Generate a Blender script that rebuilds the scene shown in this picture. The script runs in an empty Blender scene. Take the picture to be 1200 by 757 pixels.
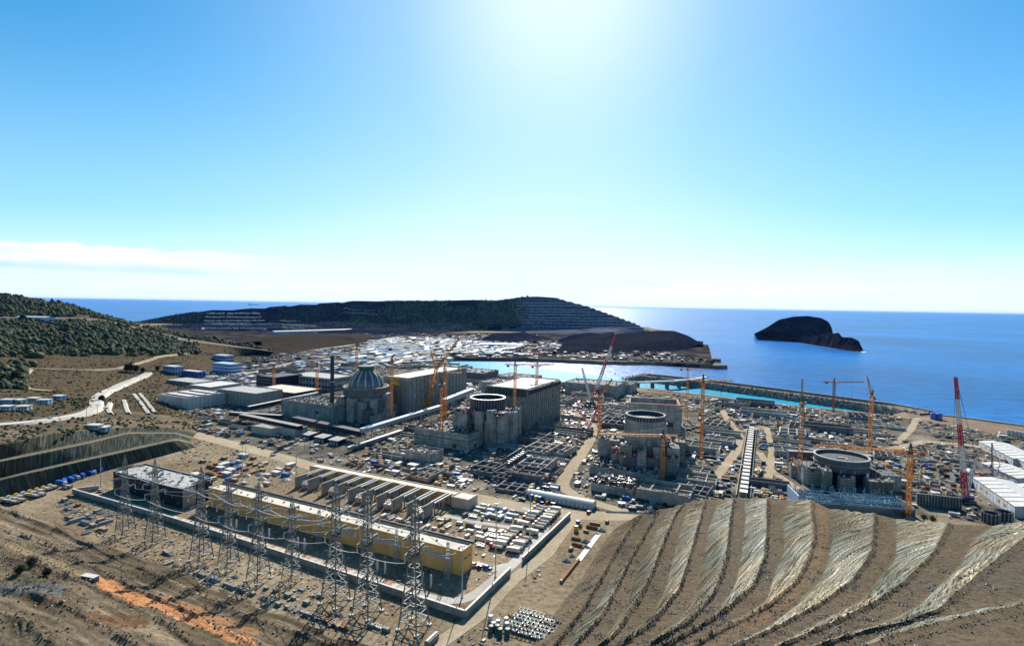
import bpy, math, random
import numpy as np
from mathutils import Vector, Matrix
random.seed(7); rng = np.random.default_rng(7)
R = math.radians
S = bpy.context.scene
COL = S.collection
# ------------------------------------------------------------------ camera model (photo pixels 1200x757)
F, CH = 640.0, 150.0
ROLL = math.atan(17/1050.); PITCH = math.atan((378.5-358.3)*math.cos(ROLL)/F)
cr, sr, cp, sp = math.cos(ROLL), math.sin(ROLL), math.cos(PITCH), math.sin(PITCH)
RV = np.array([cr, sr*sp, sr*cp]); UV = np.array([-sr, cr*sp, cr*cp]); FV = np.array([0, cp, -sp])
CAM = np.array([0, 0, CH])
def ray(u, v): return FV + RV*(u-600)/F - UV*(v-378.5)/F
def P(u, v, z=0.0):
    d = ray(u, v); return CAM + d*((z-CH)/d[2])
def PY(u, v, Y):
    d = ray(u, v); return CAM + d*(Y/d[1])
def proj(p):
    q = np.asarray(p, float)-CAM; k = q@FV
    return 600+F*(q@RV)/k, 378.5-F*(q@UV)/k
def hgt(base, vtop, z=0.0):
    b = P(base[0], base[1], z); lo, hi = 0., 400.
    for _ in range(40):
        m = (lo+hi)/2
        if proj(b+np.array([0, 0, m]))[1] > vtop: lo = m
        else: hi = m
    return lo
TH = R(-26.6)
AX = np.array([math.cos(TH), math.sin(TH), 0]); BX = np.array([-math.sin(TH), math.cos(TH), 0])
# ------------------------------------------------------------------ noise
def vnoise(x, y, seed=0):
    xi = np.floor(x).astype(np.int64); yi = np.floor(y).astype(np.int64); xf = x-xi; yf = y-yi
    def h(i, j):
        n = (i*374761393 + j*668265263 + seed*1442695041) & 0x7fffffff
        n = ((n ^ (n >> 13))*1274126177) & 0x7fffffff
        return ((n ^ (n >> 16)) & 0xffff)/65535.0
    u = xf*xf*(3-2*xf); w = yf*yf*(3-2*yf)
    return (h(xi, yi)*(1-u)+h(xi+1, yi)*u)*(1-w) + (h(xi, yi+1)*(1-u)+h(xi+1, yi+1)*u)*w
def fbm(x, y, o=4, seed=0):
    s = 0; a = 1; t = 0
    for k in range(o):
        s = s+a*vnoise(x*2**k, y*2**k, seed+k); t += a; a *= .5
    return s/t-.5
# ------------------------------------------------------------------ materials
M = {}
class NT:
    def __init__(s, m): s.t = m.node_tree; s.n = s.t.nodes; s.l = s.t.links
    def add(s, ty, **k):
        n = s.n.new(ty)
        for a, b in k.items():
            if a in n.inputs.keys(): n.inputs[a].default_value = b
            else: setattr(n, a, b)
        return n
    def ln(s, a, b): s.l.new(a, b)
def ramp(nt, fac, stops):
    r = nt.add('ShaderNodeValToRGB'); e = r.color_ramp.elements
    while len(e) < len(stops): e.new(.5)
    for i, (p, c) in enumerate(stops):
        e[i].position = p; e[i].color = (*c, 1) if len(c) == 3 else c
    nt.ln(fac, r.inputs[0]); return r.outputs[0]
def mix(nt, fac, a, b, bt='MIX'):
    m = nt.add('ShaderNodeMix', data_type='RGBA', blend_type=bt)
    for s, i in ((fac, 0), (a, 6), (b, 7)):
        if isinstance(s, (int, float)): m.inputs[i].default_value = s
        elif isinstance(s, tuple): m.inputs[i].default_value = (*s, 1)
        else: nt.ln(s, m.inputs[i])
    return m.outputs[2]
def newmat(name):
    m = bpy.data.materials.new(name); m.use_nodes = True; M[name] = m
    return m, NT(m), m.node_tree.nodes['Principled BSDF']
def mat(name, col, rough=.75, var=.35, scale=.25, metal=0., bump=0., panel=None, dirt=None, spec=.18):
    """weathered surface: two noises vary the colour, optional panel joints (w,h) on walls"""
    m, nt, b = newmat(name)
    tc = nt.add('ShaderNodeTexCoord').outputs['Object']
    n1 = nt.add('ShaderNodeTexNoise', Scale=scale, Detail=6.0, Roughness=.65); nt.ln(tc, n1.inputs['Vector'])
    lo = tuple(c*(1-var) for c in col); hi = tuple(min(1, c*(1+var*.8)) for c in col)
    c = ramp(nt, n1.outputs[0], [(.3, lo), (.7, hi)])
    mp = nt.add('ShaderNodeMapping'); mp.inputs['Scale'].default_value = (.7, .7, .06); nt.ln(tc, mp.inputs[0])
    n2 = nt.add('ShaderNodeTexNoise', Scale=1.0, Detail=4.0); nt.ln(mp.outputs[0], n2.inputs['Vector'])
    dc = dirt or tuple(x*.55 for x in col)
    f = ramp(nt, n2.outputs[0], [(.5, (0, 0, 0)), (.75, (.6, .6, .6))])
    c = mix(nt, f, c, dc)
    if panel:
        sx = nt.add('ShaderNodeSeparateXYZ'); nt.ln(tc, sx.inputs[0])
        ad = nt.add('ShaderNodeMath', operation='ADD'); nt.ln(sx.outputs[0], ad.inputs[0]); nt.ln(sx.outputs[1], ad.inputs[1])
        cb = nt.add('ShaderNodeCombineXYZ'); nt.ln(ad.outputs[0], cb.inputs[0]); nt.ln(sx.outputs[2], cb.inputs[1])
        br = nt.add('ShaderNodeTexBrick', Scale=1.0); br.offset = 0.0
        br.inputs['Brick Width'].default_value = panel[0]; br.inputs['Row Height'].default_value = panel[1]
        br.inputs['Mortar Size'].default_value = panel[2] if len(panel) > 2 else .12
        br.inputs['Color1'].default_value = (1, 1, 1, 1); br.inputs['Color2'].default_value = (.78, .78, .78, 1); br.inputs['Mortar'].default_value = (.45, .45, .45, 1)
        nt.ln(cb.outputs[0], br.inputs[0]); c = mix(nt, 1.0, c, br.outputs[0], 'MULTIPLY')
    nt.ln(c, b.inputs['Base Color']); b.inputs['Roughness'].default_value = rough; b.inputs['Metallic'].default_value = metal
    b.inputs['Specular IOR Level'].default_value = spec
    if bump:
        bp = nt.add('ShaderNodeBump', Strength=bump, Distance=.5); nt.ln(n1.outputs[0], bp.inputs['Height']); nt.ln(bp.outputs[0], b.inputs['Normal'])
    return m
mat('concrete', (.37, .365, .335), .85, .45, .12, panel=(6, 3, .16), dirt=(.09, .09, .085))
mat('concrete_pale', (.29, .275, .24), .85, .4, .2)
mat('concrete_dark', (.15, .155, .16), .85, .35, .2, panel=(4, 4, .12))
mat('concrete_green', (.34, .36, .315), .85, .45, .1, panel=(8, 3.5, .2), dirt=(.08, .085, .075))
mat('white', (.52, .51, .48), .6, .15, .3)
mat('white_panel', (.52, .52, .51), .6, .15, .3, panel=(6, 30, .35))
mat('roof_pale', (.55, .50, .41), .8, .25, .08, dirt=(.3, .26, .2))
mat('roof_grey', (.34, .34, .33), .8, .35, .2)
mat('yellow', (.82, .43, .14), .6, .12, .12, dirt=(.62, .38, .14), panel=(3, 20, .05))
mat('yellow_paint', (.72, .42, .02), .5, .2, .4)
mat('orange', (.62, .23, .04), .55, .3, .5)
mat('red', (.42, .03, .06), .5, .25, .5)
mat('steel', (.33, .34, .35), .5, .3, .5, .5)
mat('galvanised', (.40, .42, .40), .5, .25, .5, .3)
mat('pylon_steel', (.21, .22, .21), .55, .3, .5, .3)
mat('dark', (.045, .05, .06), .6, .4, .4)
mat('dark_blue', (.016, .022, .042), .5, .4, .3)
mat('glass', (.02, .03, .045), .15, .3, .2, spec=.5)
mat('blue', (.03, .13, .45), .5, .25, .4)
mat('pale_blue', (.35, .48, .66), .6, .2, .3)
mat('rust', (.30, .12, .05), .85, .5, .5)
mat('terracotta', (.45, .17, .07), .85, .3, .3)
mat('green_steel', (.05, .11, .09), .5, .35, .3)
mat('liner', (.13, .16, .20), .4, .3, .2, .4)
mat('beige', (.48, .43, .33), .8, .2, .3)
mat('pink', (.55, .10, .22), .6, .2, .4)
mat('purple', (.05, .04, .12), .5, .4, .4)
mat('rebar_blue', (.10, .24, .34), .7, .5, .8)
mat('timber', (.35, .25, .14), .85, .4, .5)
mat('tyre', (.02, .02, .02), .9, .2, 1)
mat('rock', (.20, .18, .155), .95, .6, .3, bump=1)
mat('leaf_far', (.085, .15, .085), .9, .6, .02, spec=.05)
mat('leaf_light', (.07, .09, .04), .9, .5, .15, spec=.1)
mat('rock_dark', (.055, .048, .042), .95, .6, .4, bump=1)
mat('rock_pale', (.42, .38, .32), .95, .4, .4, bump=.6)
mat('leaf', (.045, .062, .028), .9, .6, .15, spec=.1)
mat('leaf_dark', (.028, .042, .022), .9, .6, .12, spec=.1)
mat('leaf_dry', (.10, .085, .04), .9, .5, .2, spec=.1)
mat('bark', (.09, .065, .045), .95, .4, 2)
def ground(name, cols, s1=.01, s2=.25, bump=.6, dist=1.5, attr=None, speck=.5):
    m, nt, b = newmat(name)
    tc = nt.add('ShaderNodeNewGeometry').outputs['Position']
    n1 = nt.add('ShaderNodeTexNoise', Scale=s1, Detail=8.0, Roughness=.6); nt.ln(tc, n1.inputs['Vector'])
    n2 = nt.add('ShaderNodeTexNoise', Scale=s2, Detail=8.0, Roughness=.75); nt.ln(tc, n2.inputs['Vector'])
    k = len(cols)
    c = ramp(nt, n1.outputs[0], [(.32+.36*i/(k-1), cc) for i, cc in enumerate(cols)])
    if attr:
        a = nt.add('ShaderNodeAttribute', attribute_name=attr)
        c = mix(nt, a.outputs['Alpha'], c, a.outputs['Color'])
    g = ramp(nt, n2.outputs[0], [(.30, (1-speck,)*3), (.5, (.95,)*3), (.72, (1+speck*.55,)*3)])
    c = mix(nt, 1.0, c, g, 'MULTIPLY')
    nt.ln(c, b.inputs['Base Color']); b.inputs['Roughness'].default_value = 1.0; b.inputs['Specular IOR Level'].default_value = 0.0
    bp = nt.add('ShaderNodeBump', Strength=bump, Distance=dist); nt.ln(n2.outputs[0], bp.inputs['Height']); nt.ln(bp.outputs[0], b.inputs['Normal'])
    return m
ground('dirt', [(.15, .115, .075), (.245, .19, .125), (.35, .285, .20)], .012, .3, speck=.65)
ground('yard_dirt', [(.07, .063, .052), (.145, .127, .10), (.29, .25, .195)], .03, .45, speck=.8)
ground('track', [(.31, .25, .17), (.43, .355, .255)], .03, .35, .4, speck=.3)
ground('pale_road', [(.38, .355, .31), (.50, .47, .42)], .03, .3, .2, .3, speck=.2)
ground('bench_soil', [(.10, .082, .058), (.155, .120, .082), (.125, .108, .083)], .02, .5, .9, 1.0, 'Col')
ground('hill_soil', [(.085, .071, .051), (.145, .115, .078), (.225, .182, .127)], .02, .35, 1.0, 1.5, 'Col')
ground('scrub_soil', [(.058, .042, .03), (.105, .08, .052), (.075, .066, .04)], .012, .2, 1, 2, 'Col')
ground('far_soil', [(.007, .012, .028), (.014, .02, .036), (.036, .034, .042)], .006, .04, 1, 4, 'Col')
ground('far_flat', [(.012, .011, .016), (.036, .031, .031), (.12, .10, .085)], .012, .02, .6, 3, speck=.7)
ground('sand', [(.19, .14, .105), (.26, .20, .15)], .01, .1, .4, 1, speck=.25)
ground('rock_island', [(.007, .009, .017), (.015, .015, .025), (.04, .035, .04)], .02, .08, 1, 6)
ground('rubble_bank', [(.16, .14, .115), (.28, .24, .195), (.40, .34, .28)], .15, .5, 1, 2, speck=.8)
def streak(name, cols, sk=.35):
    m, nt, b = newmat(name)
    a = nt.add('ShaderNodeAttribute', attribute_name='st').outputs['Vector']
    mp = nt.add('ShaderNodeMapping'); mp.inputs['Scale'].default_value = (.75, .05, .05); mp.inputs['Rotation'].default_value = (0, 0, sk); nt.ln(a, mp.inputs[0])
    n1 = nt.add('ShaderNodeTexNoise', Scale=1.0, Detail=7.0, Roughness=.7, Distortion=.6); nt.ln(mp.outputs[0], n1.inputs['Vector'])
    p = nt.add('ShaderNodeNewGeometry').outputs['Position']
    n2 = nt.add('ShaderNodeTexNoise', Scale=.035, Detail=4.0); nt.ln(p, n2.inputs['Vector'])
    n3 = nt.add('ShaderNodeTexNoise', Scale=.9, Detail=5.0, Roughness=.8); nt.ln(p, n3.inputs['Vector'])
    c = ramp(nt, n1.outputs[0], [(.34, cols[0]), (.46, cols[1]), (.56, cols[2]), (.68, cols[3])])
    t = ramp(nt, n2.outputs[0], [(.4, (1.04, .95, .82)), (.6, (.94, 1.0, 1.0))])
    c = mix(nt, 1.0, c, t, 'MULTIPLY')
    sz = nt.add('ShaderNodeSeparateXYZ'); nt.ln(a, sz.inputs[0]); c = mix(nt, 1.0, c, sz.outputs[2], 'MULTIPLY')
    g = ramp(nt, n3.outputs[0], [(.3, (.6,)*3), (.7, (1.25,)*3)]); c = mix(nt, 1.0, c, g, 'MULTIPLY')
    nt.ln(c, b.inputs['Base Color']); b.inputs['Roughness'].default_value = 1.0; b.inputs['Specular IOR Level'].default_value = 0.0
    bp = nt.add('ShaderNodeBump', Strength=1.0, Distance=1.2); nt.ln(n1.outputs[0], bp.inputs['Height']); nt.ln(bp.outputs[0], b.inputs['Normal'])
streak('rock_face', [(.03, .028, .022), (.105, .098, .078), (.24, .228, .19), (.50, .48, .43)], 0)
streak('shotcrete', [(.018, .022, .018), (.045, .053, .044), (.085, .092, .077), (.19, .19, .16)], .25)
def water(name, col, rough, s, bump, spec):
    m, nt, b = newmat(name)
    p = nt.add('ShaderNodeNewGeometry').outputs['Position']
    mp = nt.add('ShaderNodeMapping'); mp.inputs['Scale'].default_value = (1, 1, 1); mp.inputs['Rotation'].default_value = (0, 0, .3); nt.ln(p, mp.inputs[0])
    n1 = nt.add('ShaderNodeTexNoise', Scale=s, Detail=6.0, Roughness=.6); nt.ln(mp.outputs[0], n1.inputs['Vector'])
    n2 = nt.add('ShaderNodeTexNoise', Scale=.0012, Detail=5.0); nt.ln(p, n2.inputs['Vector'])
    c = ramp(nt, n2.outputs[0], [(.35, tuple(x*.75 for x in col)), (.65, tuple(x*1.25 for x in col))])
    n3 = nt.add('ShaderNodeTexNoise', Scale=s*.6, Detail=8.0, Roughness=.75); nt.ln(mp.outputs[0], n3.inputs['Vector'])
    c = mix(nt, 1.0, c, ramp(nt, n3.outputs[0], [(.35, (.7,)*3), (.5, (1, 1, 1)), (.7, (1.45, 1.4, 1.3))]), 'MULTIPLY')  # wave glints and darker troughs painted into the water colour
    nt.ln(c, b.inputs['Base Color']); b.inputs['Roughness'].default_value = rough; b.inputs['IOR'].default_value = 1.33
    b.inputs['Specular IOR Level'].default_value = spec
    bp = nt.add('ShaderNodeBump', Strength=bump, Distance=3.0); nt.ln(n1.outputs[0], bp.inputs['Height']); nt.ln(bp.outputs[0], b.inputs['Normal'])
water('sea', (.0, .105, .35), .28, .045, .8, .07)
water('basin', (.008, .23, .36), .42, .12, .5, .02)
# ------------------------------------------------------------------ object helpers
def tag(o, label=None, cat=None, group=None, kind=None):
    if label: o['label'] = label
    if cat: o['category'] = cat
    if group: o['group'] = group
    if kind or cat: o['kind'] = kind or 'thing'
    return o
def thing(name, label, cat, loc=(0, 0, 0), rz=0.0, group=None):
    o = bpy.data.objects.new(name, None); COL.objects.link(o); o.empty_display_size = .5
    o.location = loc; o.rotation_euler = (0, 0, rz)
    return tag(o, label, cat, group)
class MB:
    def __init__(s): s.v = []; s.f = []; s.m = []; s.n = 0; s.mats = []
    def mi(s, m):
        if m not in s.mats: s.mats.append(m)
        return s.mats.index(m)
    def raw(s, vs, fs, m):
        k = s.n; s.v.extend([tuple(map(float, p)) for p in vs]); s.n += len(vs); i = s.mi(m)
        for f in fs: s.f.append(tuple(k+j for j in f)); s.m.append(i)
        return s
    def box(s, x0, x1, y0, y1, z0, z1, m, top=None):
        vs = [(x0, y0, z0), (x1, y0, z0), (x1, y1, z0), (x0, y1, z0), (x0, y0, z1), (x1, y0, z1), (x1, y1, z1), (x0, y1, z1)]
        s.raw(vs, [(0, 1, 5, 4), (1, 2, 6, 5), (2, 3, 7, 6), (3, 0, 4, 7), (3, 2, 1, 0)], m)
        k = s.n-8; s.f.append((k+4, k+5, k+6, k+7)); s.m.append(s.mi(top or m)); return s
    def rbox(s, c, sx, sy, sz, rz, m, tilt=0.):
        a, b = math.cos(rz), math.sin(rz); vs = []
        for z in (0, sz):
            for x, y in ((-sx, -sy), (sx, -sy), (sx, sy), (-sx, sy)):
                x *= .5; y *= .5
                vs.append((c[0]+x*a-y*b, c[1]+x*b+y*a, c[2]+z+x*tilt))
        return s.raw(vs, [(0, 1, 5, 4), (1, 2, 6, 5), (2, 3, 7, 6), (3, 0, 4, 7), (4, 5, 6, 7), (3, 2, 1, 0)], m)
    def bar(s, p, q, t, m, t2=None):
        p = np.array(p, float); q = np.array(q, float); d = q-p; L = np.linalg.norm(d)
        if L < 1e-6: return s
        d /= L; w = np.array([0, 0, 1.]) if abs(d[2]) < .9 else np.array([1., 0, 0])
        a = np.cross(d, w); a /= np.linalg.norm(a); b = np.cross(d, a); a *= t/2; b *= (t2 or t)/2
        vs = [p-a-b, p+a-b, p+a+b, p-a+b, q-a-b, q+a-b, q+a+b, q-a+b]
        return s.raw(vs, [(0, 1, 5, 4), (1, 2, 6, 5), (2, 3, 7, 6), (3, 0, 4, 7), (3, 2, 1, 0), (4, 5, 6, 7)], m)
    def lat(s, p, q, w0, w1, n, t, m, ref=None, alt=None):
        """four-chord lattice between p and q with diagonals"""
        p = np.array(p, float); q = np.array(q, float); d = q-p; L = np.linalg.norm(d); d /= L
        w = np.array(ref if ref is not None else ([0, 0, 1.] if abs(d[2]) < .9 else [1., 0, 0]), float)
        a = np.cross(d, w); a /= np.linalg.norm(a); b = np.cross(a, d)
        def ring(k):
            c = p+d*L*k/n; h = (w0+(w1-w0)*k/n)/2
            return [c+a*h+b*h, c-a*h+b*h, c-a*h-b*h, c+a*h-b*h]
        for k in range(n):
            A = ring(k); B = ring(k+1); mm = m if not alt or (k*alt[1]//n) % 2 == 0 else alt[0]
            for i in range(4):
                j = (i+1) % 4
                s.bar(A[i], B[i], t, mm); s.bar(B[i], B[j], t*.7, mm)
                s.bar(A[i] if k % 2 else A[j], B[j] if k % 2 else B[i], t*.7, mm)
        return s
    def cyl(s, c, r0, r1, z0, z1, n, m, top=None, cap=True):
        vs = []
        for r, z in ((r0, z0), (r1, z1)):
            for i in range(n):
                a = 2*math.pi*i/n; vs.append((c[0]+r*math.cos(a), c[1]+r*math.sin(a), z))
        s.raw(vs, [(i, (i+1) % n, n+(i+1) % n, n+i) for i in range(n)], m)
        if cap:
            k = s.n-2*n; s.f.append(tuple(k+n+i for i in range(n))); s.m.append(s.mi(top or m))
        return s
    def ring(s, c, ro, ri, z0, z1, n, m, a0=0., a1=2*math.pi):
        vs = []; full = abs(a1-a0-2*math.pi) < 1e-6; N = n if full else n+1
        for i in range(N):
            a = a0+(a1-a0)*i/n; x, y = math.cos(a), math.sin(a)
            for r, z in ((ro, z0), (ro, z1), (ri, z1), (ri, z0)): vs.append((c[0]+r*x, c[1]+r*y, z))
        fs = []
        for i in range(n):
            j = (i+1) % N
            for k in range(4): fs.append((4*i+k, 4*j+k, 4*j+(k+1) % 4, 4*i+(k+1) % 4))
        return s.raw(vs, fs, m)
    def lathe(s, c, prof, n, m):
        vs = [(c[0]+r*math.cos(2*math.pi*i/n), c[1]+r*math.sin(2*math.pi*i/n), z) for r, z in prof for i in range(n)]
        fs = [(k*n+i, k*n+(i+1) % n, (k+1)*n+(i+1) % n, (k+1)*n+i) for k in range(len(prof)-1) for i in range(n)]
        return s.raw(vs, fs, m)
    def hcyl(s, p, q, r, n, m):
        p = np.array(p, float); q = np.array(q, float); d = q-p; d /= np.linalg.norm(d)
        w = np.array([0, 0, 1.]) if abs(d[2]) < .9 else np.array([1., 0, 0]); a = np.cross(d, w); a /= np.linalg.norm(a); b = np.cross(d, a)
        vs = [e+r*(a*math.cos(2*math.pi*i/n)+b*math.sin(2*math.pi*i/n)) for e in (p, q) for i in range(n)]
        return s.raw(vs, [(i, (i+1) % n, n+(i+1) % n, n+i) for i in range(n)]+[tuple(range(n)), tuple(range(n, 2*n))], m)
    def build(s, name, parent=None, loc=None, smooth=False):
        me = bpy.data.meshes.new(name); me.from_pydata(s.v, [], s.f)
        for m in s.mats: me.materials.append(M[m])
        me.polygons.foreach_set('material_index', s.m)
        if smooth: me.polygons.foreach_set('use_smooth', [True]*len(s.f))
        me.update()
        o = bpy.data.objects.new(name, me); COL.objects.link(o)
        if parent: o.parent = parent
        if loc is not None: o.location = loc
        return o
OCC = []   # occupied oriented rectangles (origin, along, across, la0, la1, lb0, lb1)
def occ(o, x0, x1, y0, y1, mg=2.): OCC.append((np.array(o[:2]), AX[:2], BX[:2], x0-mg, x1+mg, y0-mg, y1+mg))
def occ_line(pts, w):
    for p, q in zip(pts[:-1], pts[1:]):
        p, q = np.array(p[:2]), np.array(q[:2]); d = q-p; L = np.linalg.norm(d)
        if L < .1: continue
        d /= L; OCC.append((p, d, np.array([-d[1], d[0]]), -2, L+2, -w/2-1, w/2+1))
def blocked(p, mg=0.):
    for o, a, b, x0, x1, y0, y1 in OCC:
        q = p[:2]-o; x = q@a; y = q@b
        if x0-mg < x < x1+mg and y0-mg < y < y1+mg: return True
    return False
def foot(nc, left, back, z=0.):
    o = P(*nc, z); la = abs((P(*left, z)-o)@AX); lb = abs((P(*back, z)-o)@BX)
    return o, la, lb
# ------------------------------------------------------------------ terrain lofts
def resample(row, n, mode='arc'):
    row = np.array(row, float); key = row[:, 0] if mode == 'u' else np.r_[0, np.cumsum(np.linalg.norm(np.diff(row[:, :2], axis=0), axis=1))]
    t = np.linspace(key[0], key[-1], n)
    out = np.stack([np.interp(t, key, row[:, i]) for i in range(row.shape[1])], 1)
    if n > 40:   # soften polyline corners
        for _ in range(int(n/14)):
            out[1:-1] = (out[:-2]+2*out[1:-1]+out[2:])/4
    return out
def grid_mesh(name, G, mats, mi, cols=None, st=None, smooth=True, parent=None):
    m, n, _ = G.shape
    idx = np.arange(m*n).reshape(m, n)
    f = np.stack([idx[:-1, :-1], idx[:-1, 1:], idx[1:, 1:], idx[1:, :-1]], -1).reshape(-1, 4)
    me = bpy.data.meshes.new(name); me.from_pydata(G.reshape(-1, 3).tolist(), [], f.tolist())
    for k in mats: me.materials.append(M[k])
    me.polygons.foreach_set('material_index', np.repeat(np.array(mi, np.int32), n-1))
    me.polygons.foreach_set('use_smooth', np.full(len(f), smooth))
    if cols is not None:
        a = me.color_attributes.new('Col', 'FLOAT_COLOR', 'POINT'); a.data.foreach_set('color', cols.astype(np.float32).ravel())
    if st is not None:
        a = me.attributes.new('st', 'FLOAT_VECTOR', 'POINT'); a.data.foreach_set('vector', st.astype(np.float32).ravel())
    me.update()
    o = bpy.data.objects.new(name, me); COL.objects.link(o); return o
def loft(rows, sub, ease=False):
    """rows: equal-length world polylines; sub[k] segments between rows k and k+1"""
    out = []; src = []
    for k in range(len(rows)-1):
        for j in range(sub[k]):
            t = j/sub[k]; w = t*t*(3-2*t) if ease else t
            g = rows[k]*(1-t)+rows[k+1]*t
            if ease: g[:, 2] = rows[k][:, 2]*(1-w)+rows[k+1][:, 2]*w
            out.append(g); src.append((k, t))
    out.append(rows[-1]); src.append((len(rows)-2, 1.)); return np.array(out), src
def zrow(pts, n, mode='arc'):
    q = resample(pts, n, mode); return np.array([P(a, b, c) for a, b, c in q])
def yrow(pts, n, mode='u'):
    q = resample(pts, n, mode); return np.array([PY(a, b, c) for a, b, c in q])
def find(G, u, v):
    """terrain vertex seen at photo pixel (u,v): nearest to the camera among the closest ones"""
    g = G.reshape(-1, 3); q = g-CAM; k = q@FV; ok = k > 1
    uu = 600+F*(q@RV)/np.where(ok, k, 1); vv = 378.5-F*(q@UV)/np.where(ok, k, 1)
    d = np.where(ok, (uu-u)**2+(vv-v)**2, 1e9); c = np.where(d < max(d.min()*2, 9))[0]
    return g[c[np.argmin(k[c])]]
# ------------------------------------------------------------------ world, sun, camera
EL, AZ = R(31), R(4.5)
w = bpy.data.worlds.new('World'); S.world = w; w.use_nodes = True
nt = NT(w); bg = nt.n['Background']
sky = nt.add('ShaderNodeTexSky'); sky.sky_type = 'NISHITA'; sky.sun_disc = False
sky.sun_elevation = EL; sky.sun_rotation = AZ; sky.altitude = 100; sky.air_density = 1.0; sky.dust_density = .3; sky.ozone_density = 4.0
hs = nt.add('ShaderNodeHueSaturation', Hue=.488, Saturation=1.9, Value=1.45); nt.ln(sky.outputs[0], hs.inputs['Color'])
tc = nt.add('ShaderNodeTexCoord').outputs['Generated']
sx = nt.add('ShaderNodeSeparateXYZ'); nt.ln(tc, sx.inputs[0])
def mth(op, a, b=None, c=None):
    n = nt.add('ShaderNodeMath', operation=op)
    for i, x in enumerate((a, b, c)):
        if x is None: continue
        if isinstance(x, (int, float)): n.inputs[i].default_value = x
        else: nt.ln(x, n.inputs[i])
    return n.outputs[0]
az = mth('ARCTAN2', sx.outputs[0], sx.outputs[1])          # 0 ahead, negative left
def sstep(x, a, b):
    n = nt.add('ShaderNodeMapRange', interpolation_type='SMOOTHSTEP'); nt.ln(x, n.inputs[0])
    n.inputs[1].default_value = a; n.inputs[2].default_value = b; return n.outputs[0]
cb = nt.add('ShaderNodeCombineXYZ'); nt.ln(mth('MULTIPLY', az, 9.0), cb.inputs[0]); nt.ln(mth('MULTIPLY', sx.outputs[2], 34.0), cb.inputs[1])
nz = nt.add('ShaderNodeTexNoise', Scale=1.0, Detail=8.0, Roughness=.58); nt.ln(cb.outputs[0], nz.inputs['Vector'])
topn = nt.add('ShaderNodeTexNoise', Scale=1.6, Detail=6.0, Roughness=.6)
cb2 = nt.add('ShaderNodeCombineXYZ'); nt.ln(mth('MULTIPLY', az, 7.0), cb2.inputs[0]); nt.ln(mth('MULTIPLY', sx.outputs[2], 8.0), cb2.inputs[1]); nt.ln(cb2.outputs[0], topn.inputs['Vector'])
zt = mth('ADD', sx.outputs[2], mth('MULTIPLY', mth('SUBTRACT', topn.outputs[0], .5), .035))
# pale sea haze hugging the horizon
zz_ = mth('MULTIPLY', mth('MAXIMUM', sx.outputs[2], 0.0), 1/.265); hz_ = mth('POWER', 2.718, mth('MULTIPLY', mth('MULTIPLY', zz_, zz_), -1.0))
dp = nt.add('ShaderNodeVectorMath', operation='DOT_PRODUCT'); nt.ln(tc, dp.inputs[0]); dp.inputs[1].default_value = (math.sin(AZ)*math.cos(EL), math.cos(AZ)*math.cos(EL), math.sin(EL))
gl_ = mth('POWER', mth('MAXIMUM', dp.outputs['Value'], 0.0), 11.0)
g2_ = mth('POWER', mth('MAXIMUM', dp.outputs['Value'], 0.0), 120.0)
glow = mix(nt, mth('ADD', mth('MULTIPLY', gl_, .55), mth('MULTIPLY', g2_, .35)), hs.outputs[0], (9.2, 11.2, 11.8))
zl_ = mth('MULTIPLY', mth('MAXIMUM', sx.outputs[2], 0.0), 15.0); lowb = mth('POWER', 2.718, mth('MULTIPLY', mth('MULTIPLY', zl_, zl_), -1.0))
hazed = mix(nt, mth('MAXIMUM', mth('MULTIPLY', lowb, .93), mth('MULTIPLY', hz_, mth('ADD', .52, mth('MULTIPLY', .43, mth('POWER', 2.718, mth('MULTIPLY', mth('MULTIPLY', az, az), -4.5)))))), glow, (8.9, 10.7, 11.3))
# cumulus bank low on the left, thinning towards the sun
lo = sstep(sx.outputs[2], .036, .046)
bank = mth('MULTIPLY', lo, mth('SUBTRACT', 1.0, sstep(zt, .074, .079)))
bank = mth('MULTIPLY', bank, mth('SUBTRACT', 1.0, sstep(az, -.62, -.28)))
body = sstep(nz.outputs[0], .28, .47)
c1 = mth('MULTIPLY', bank, mth('ADD', mth('MULTIPLY', body, .9), .1))
band = mth('MULTIPLY', sstep(sx.outputs[2], .012, .03), mth('SUBTRACT', 1.0, sstep(zt, .06, .085)))
c2 = mth('MULTIPLY', mth('MULTIPLY', band, sstep(nz.outputs[0], .48, .70)), .35)
cl = mth('MAXIMUM', c1, c2)
shade = ramp(nt, mth('SUBTRACT', mth('MULTIPLY', sx.outputs[2], 16.0), mth('MULTIPLY', nz.outputs[0], .45)), [(.42, (6.2, 8.8, 10.0)), (.68, (10.9, 11.4, 11.6))])
out = mix(nt, mth('MULTIPLY', cl, .9), hazed, shade)
nt.ln(out, bg.inputs[0]); bg.inputs[1].default_value = .05
sv = Vector((math.sin(AZ)*math.cos(EL), math.cos(AZ)*math.cos(EL), math.sin(EL)))
sl = bpy.data.lights.new('sun', 'SUN'); sl.energy = 5.0; sl.angle = R(.5); sl.color = (1, .94, .84)
so = bpy.data.objects.new('sun', sl); COL.objects.link(so); so.rotation_euler = sv.to_track_quat('Z', 'Y').to_euler(); so.location = (0, 0, 600)
cam = bpy.data.cameras.new('camera'); co = bpy.data.objects.new('camera', cam); COL.objects.link(co); S.camera = co
cam.sensor_fit = 'HORIZONTAL'; cam.sensor_width = 36; cam.lens = 36*F/1200; cam.clip_start = 1; cam.clip_end = 400000
mw = Matrix.Identity(4)
for i in range(3): mw[i][0] = RV[i]; mw[i][1] = UV[i]; mw[i][2] = -FV[i]; mw[i][3] = CAM[i]
co.matrix_world = mw
S.view_settings.view_transform = 'Standard'; S.view_settings.look = 'None'; S.view_settings.exposure = .97; S.view_settings.gamma = 1
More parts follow.
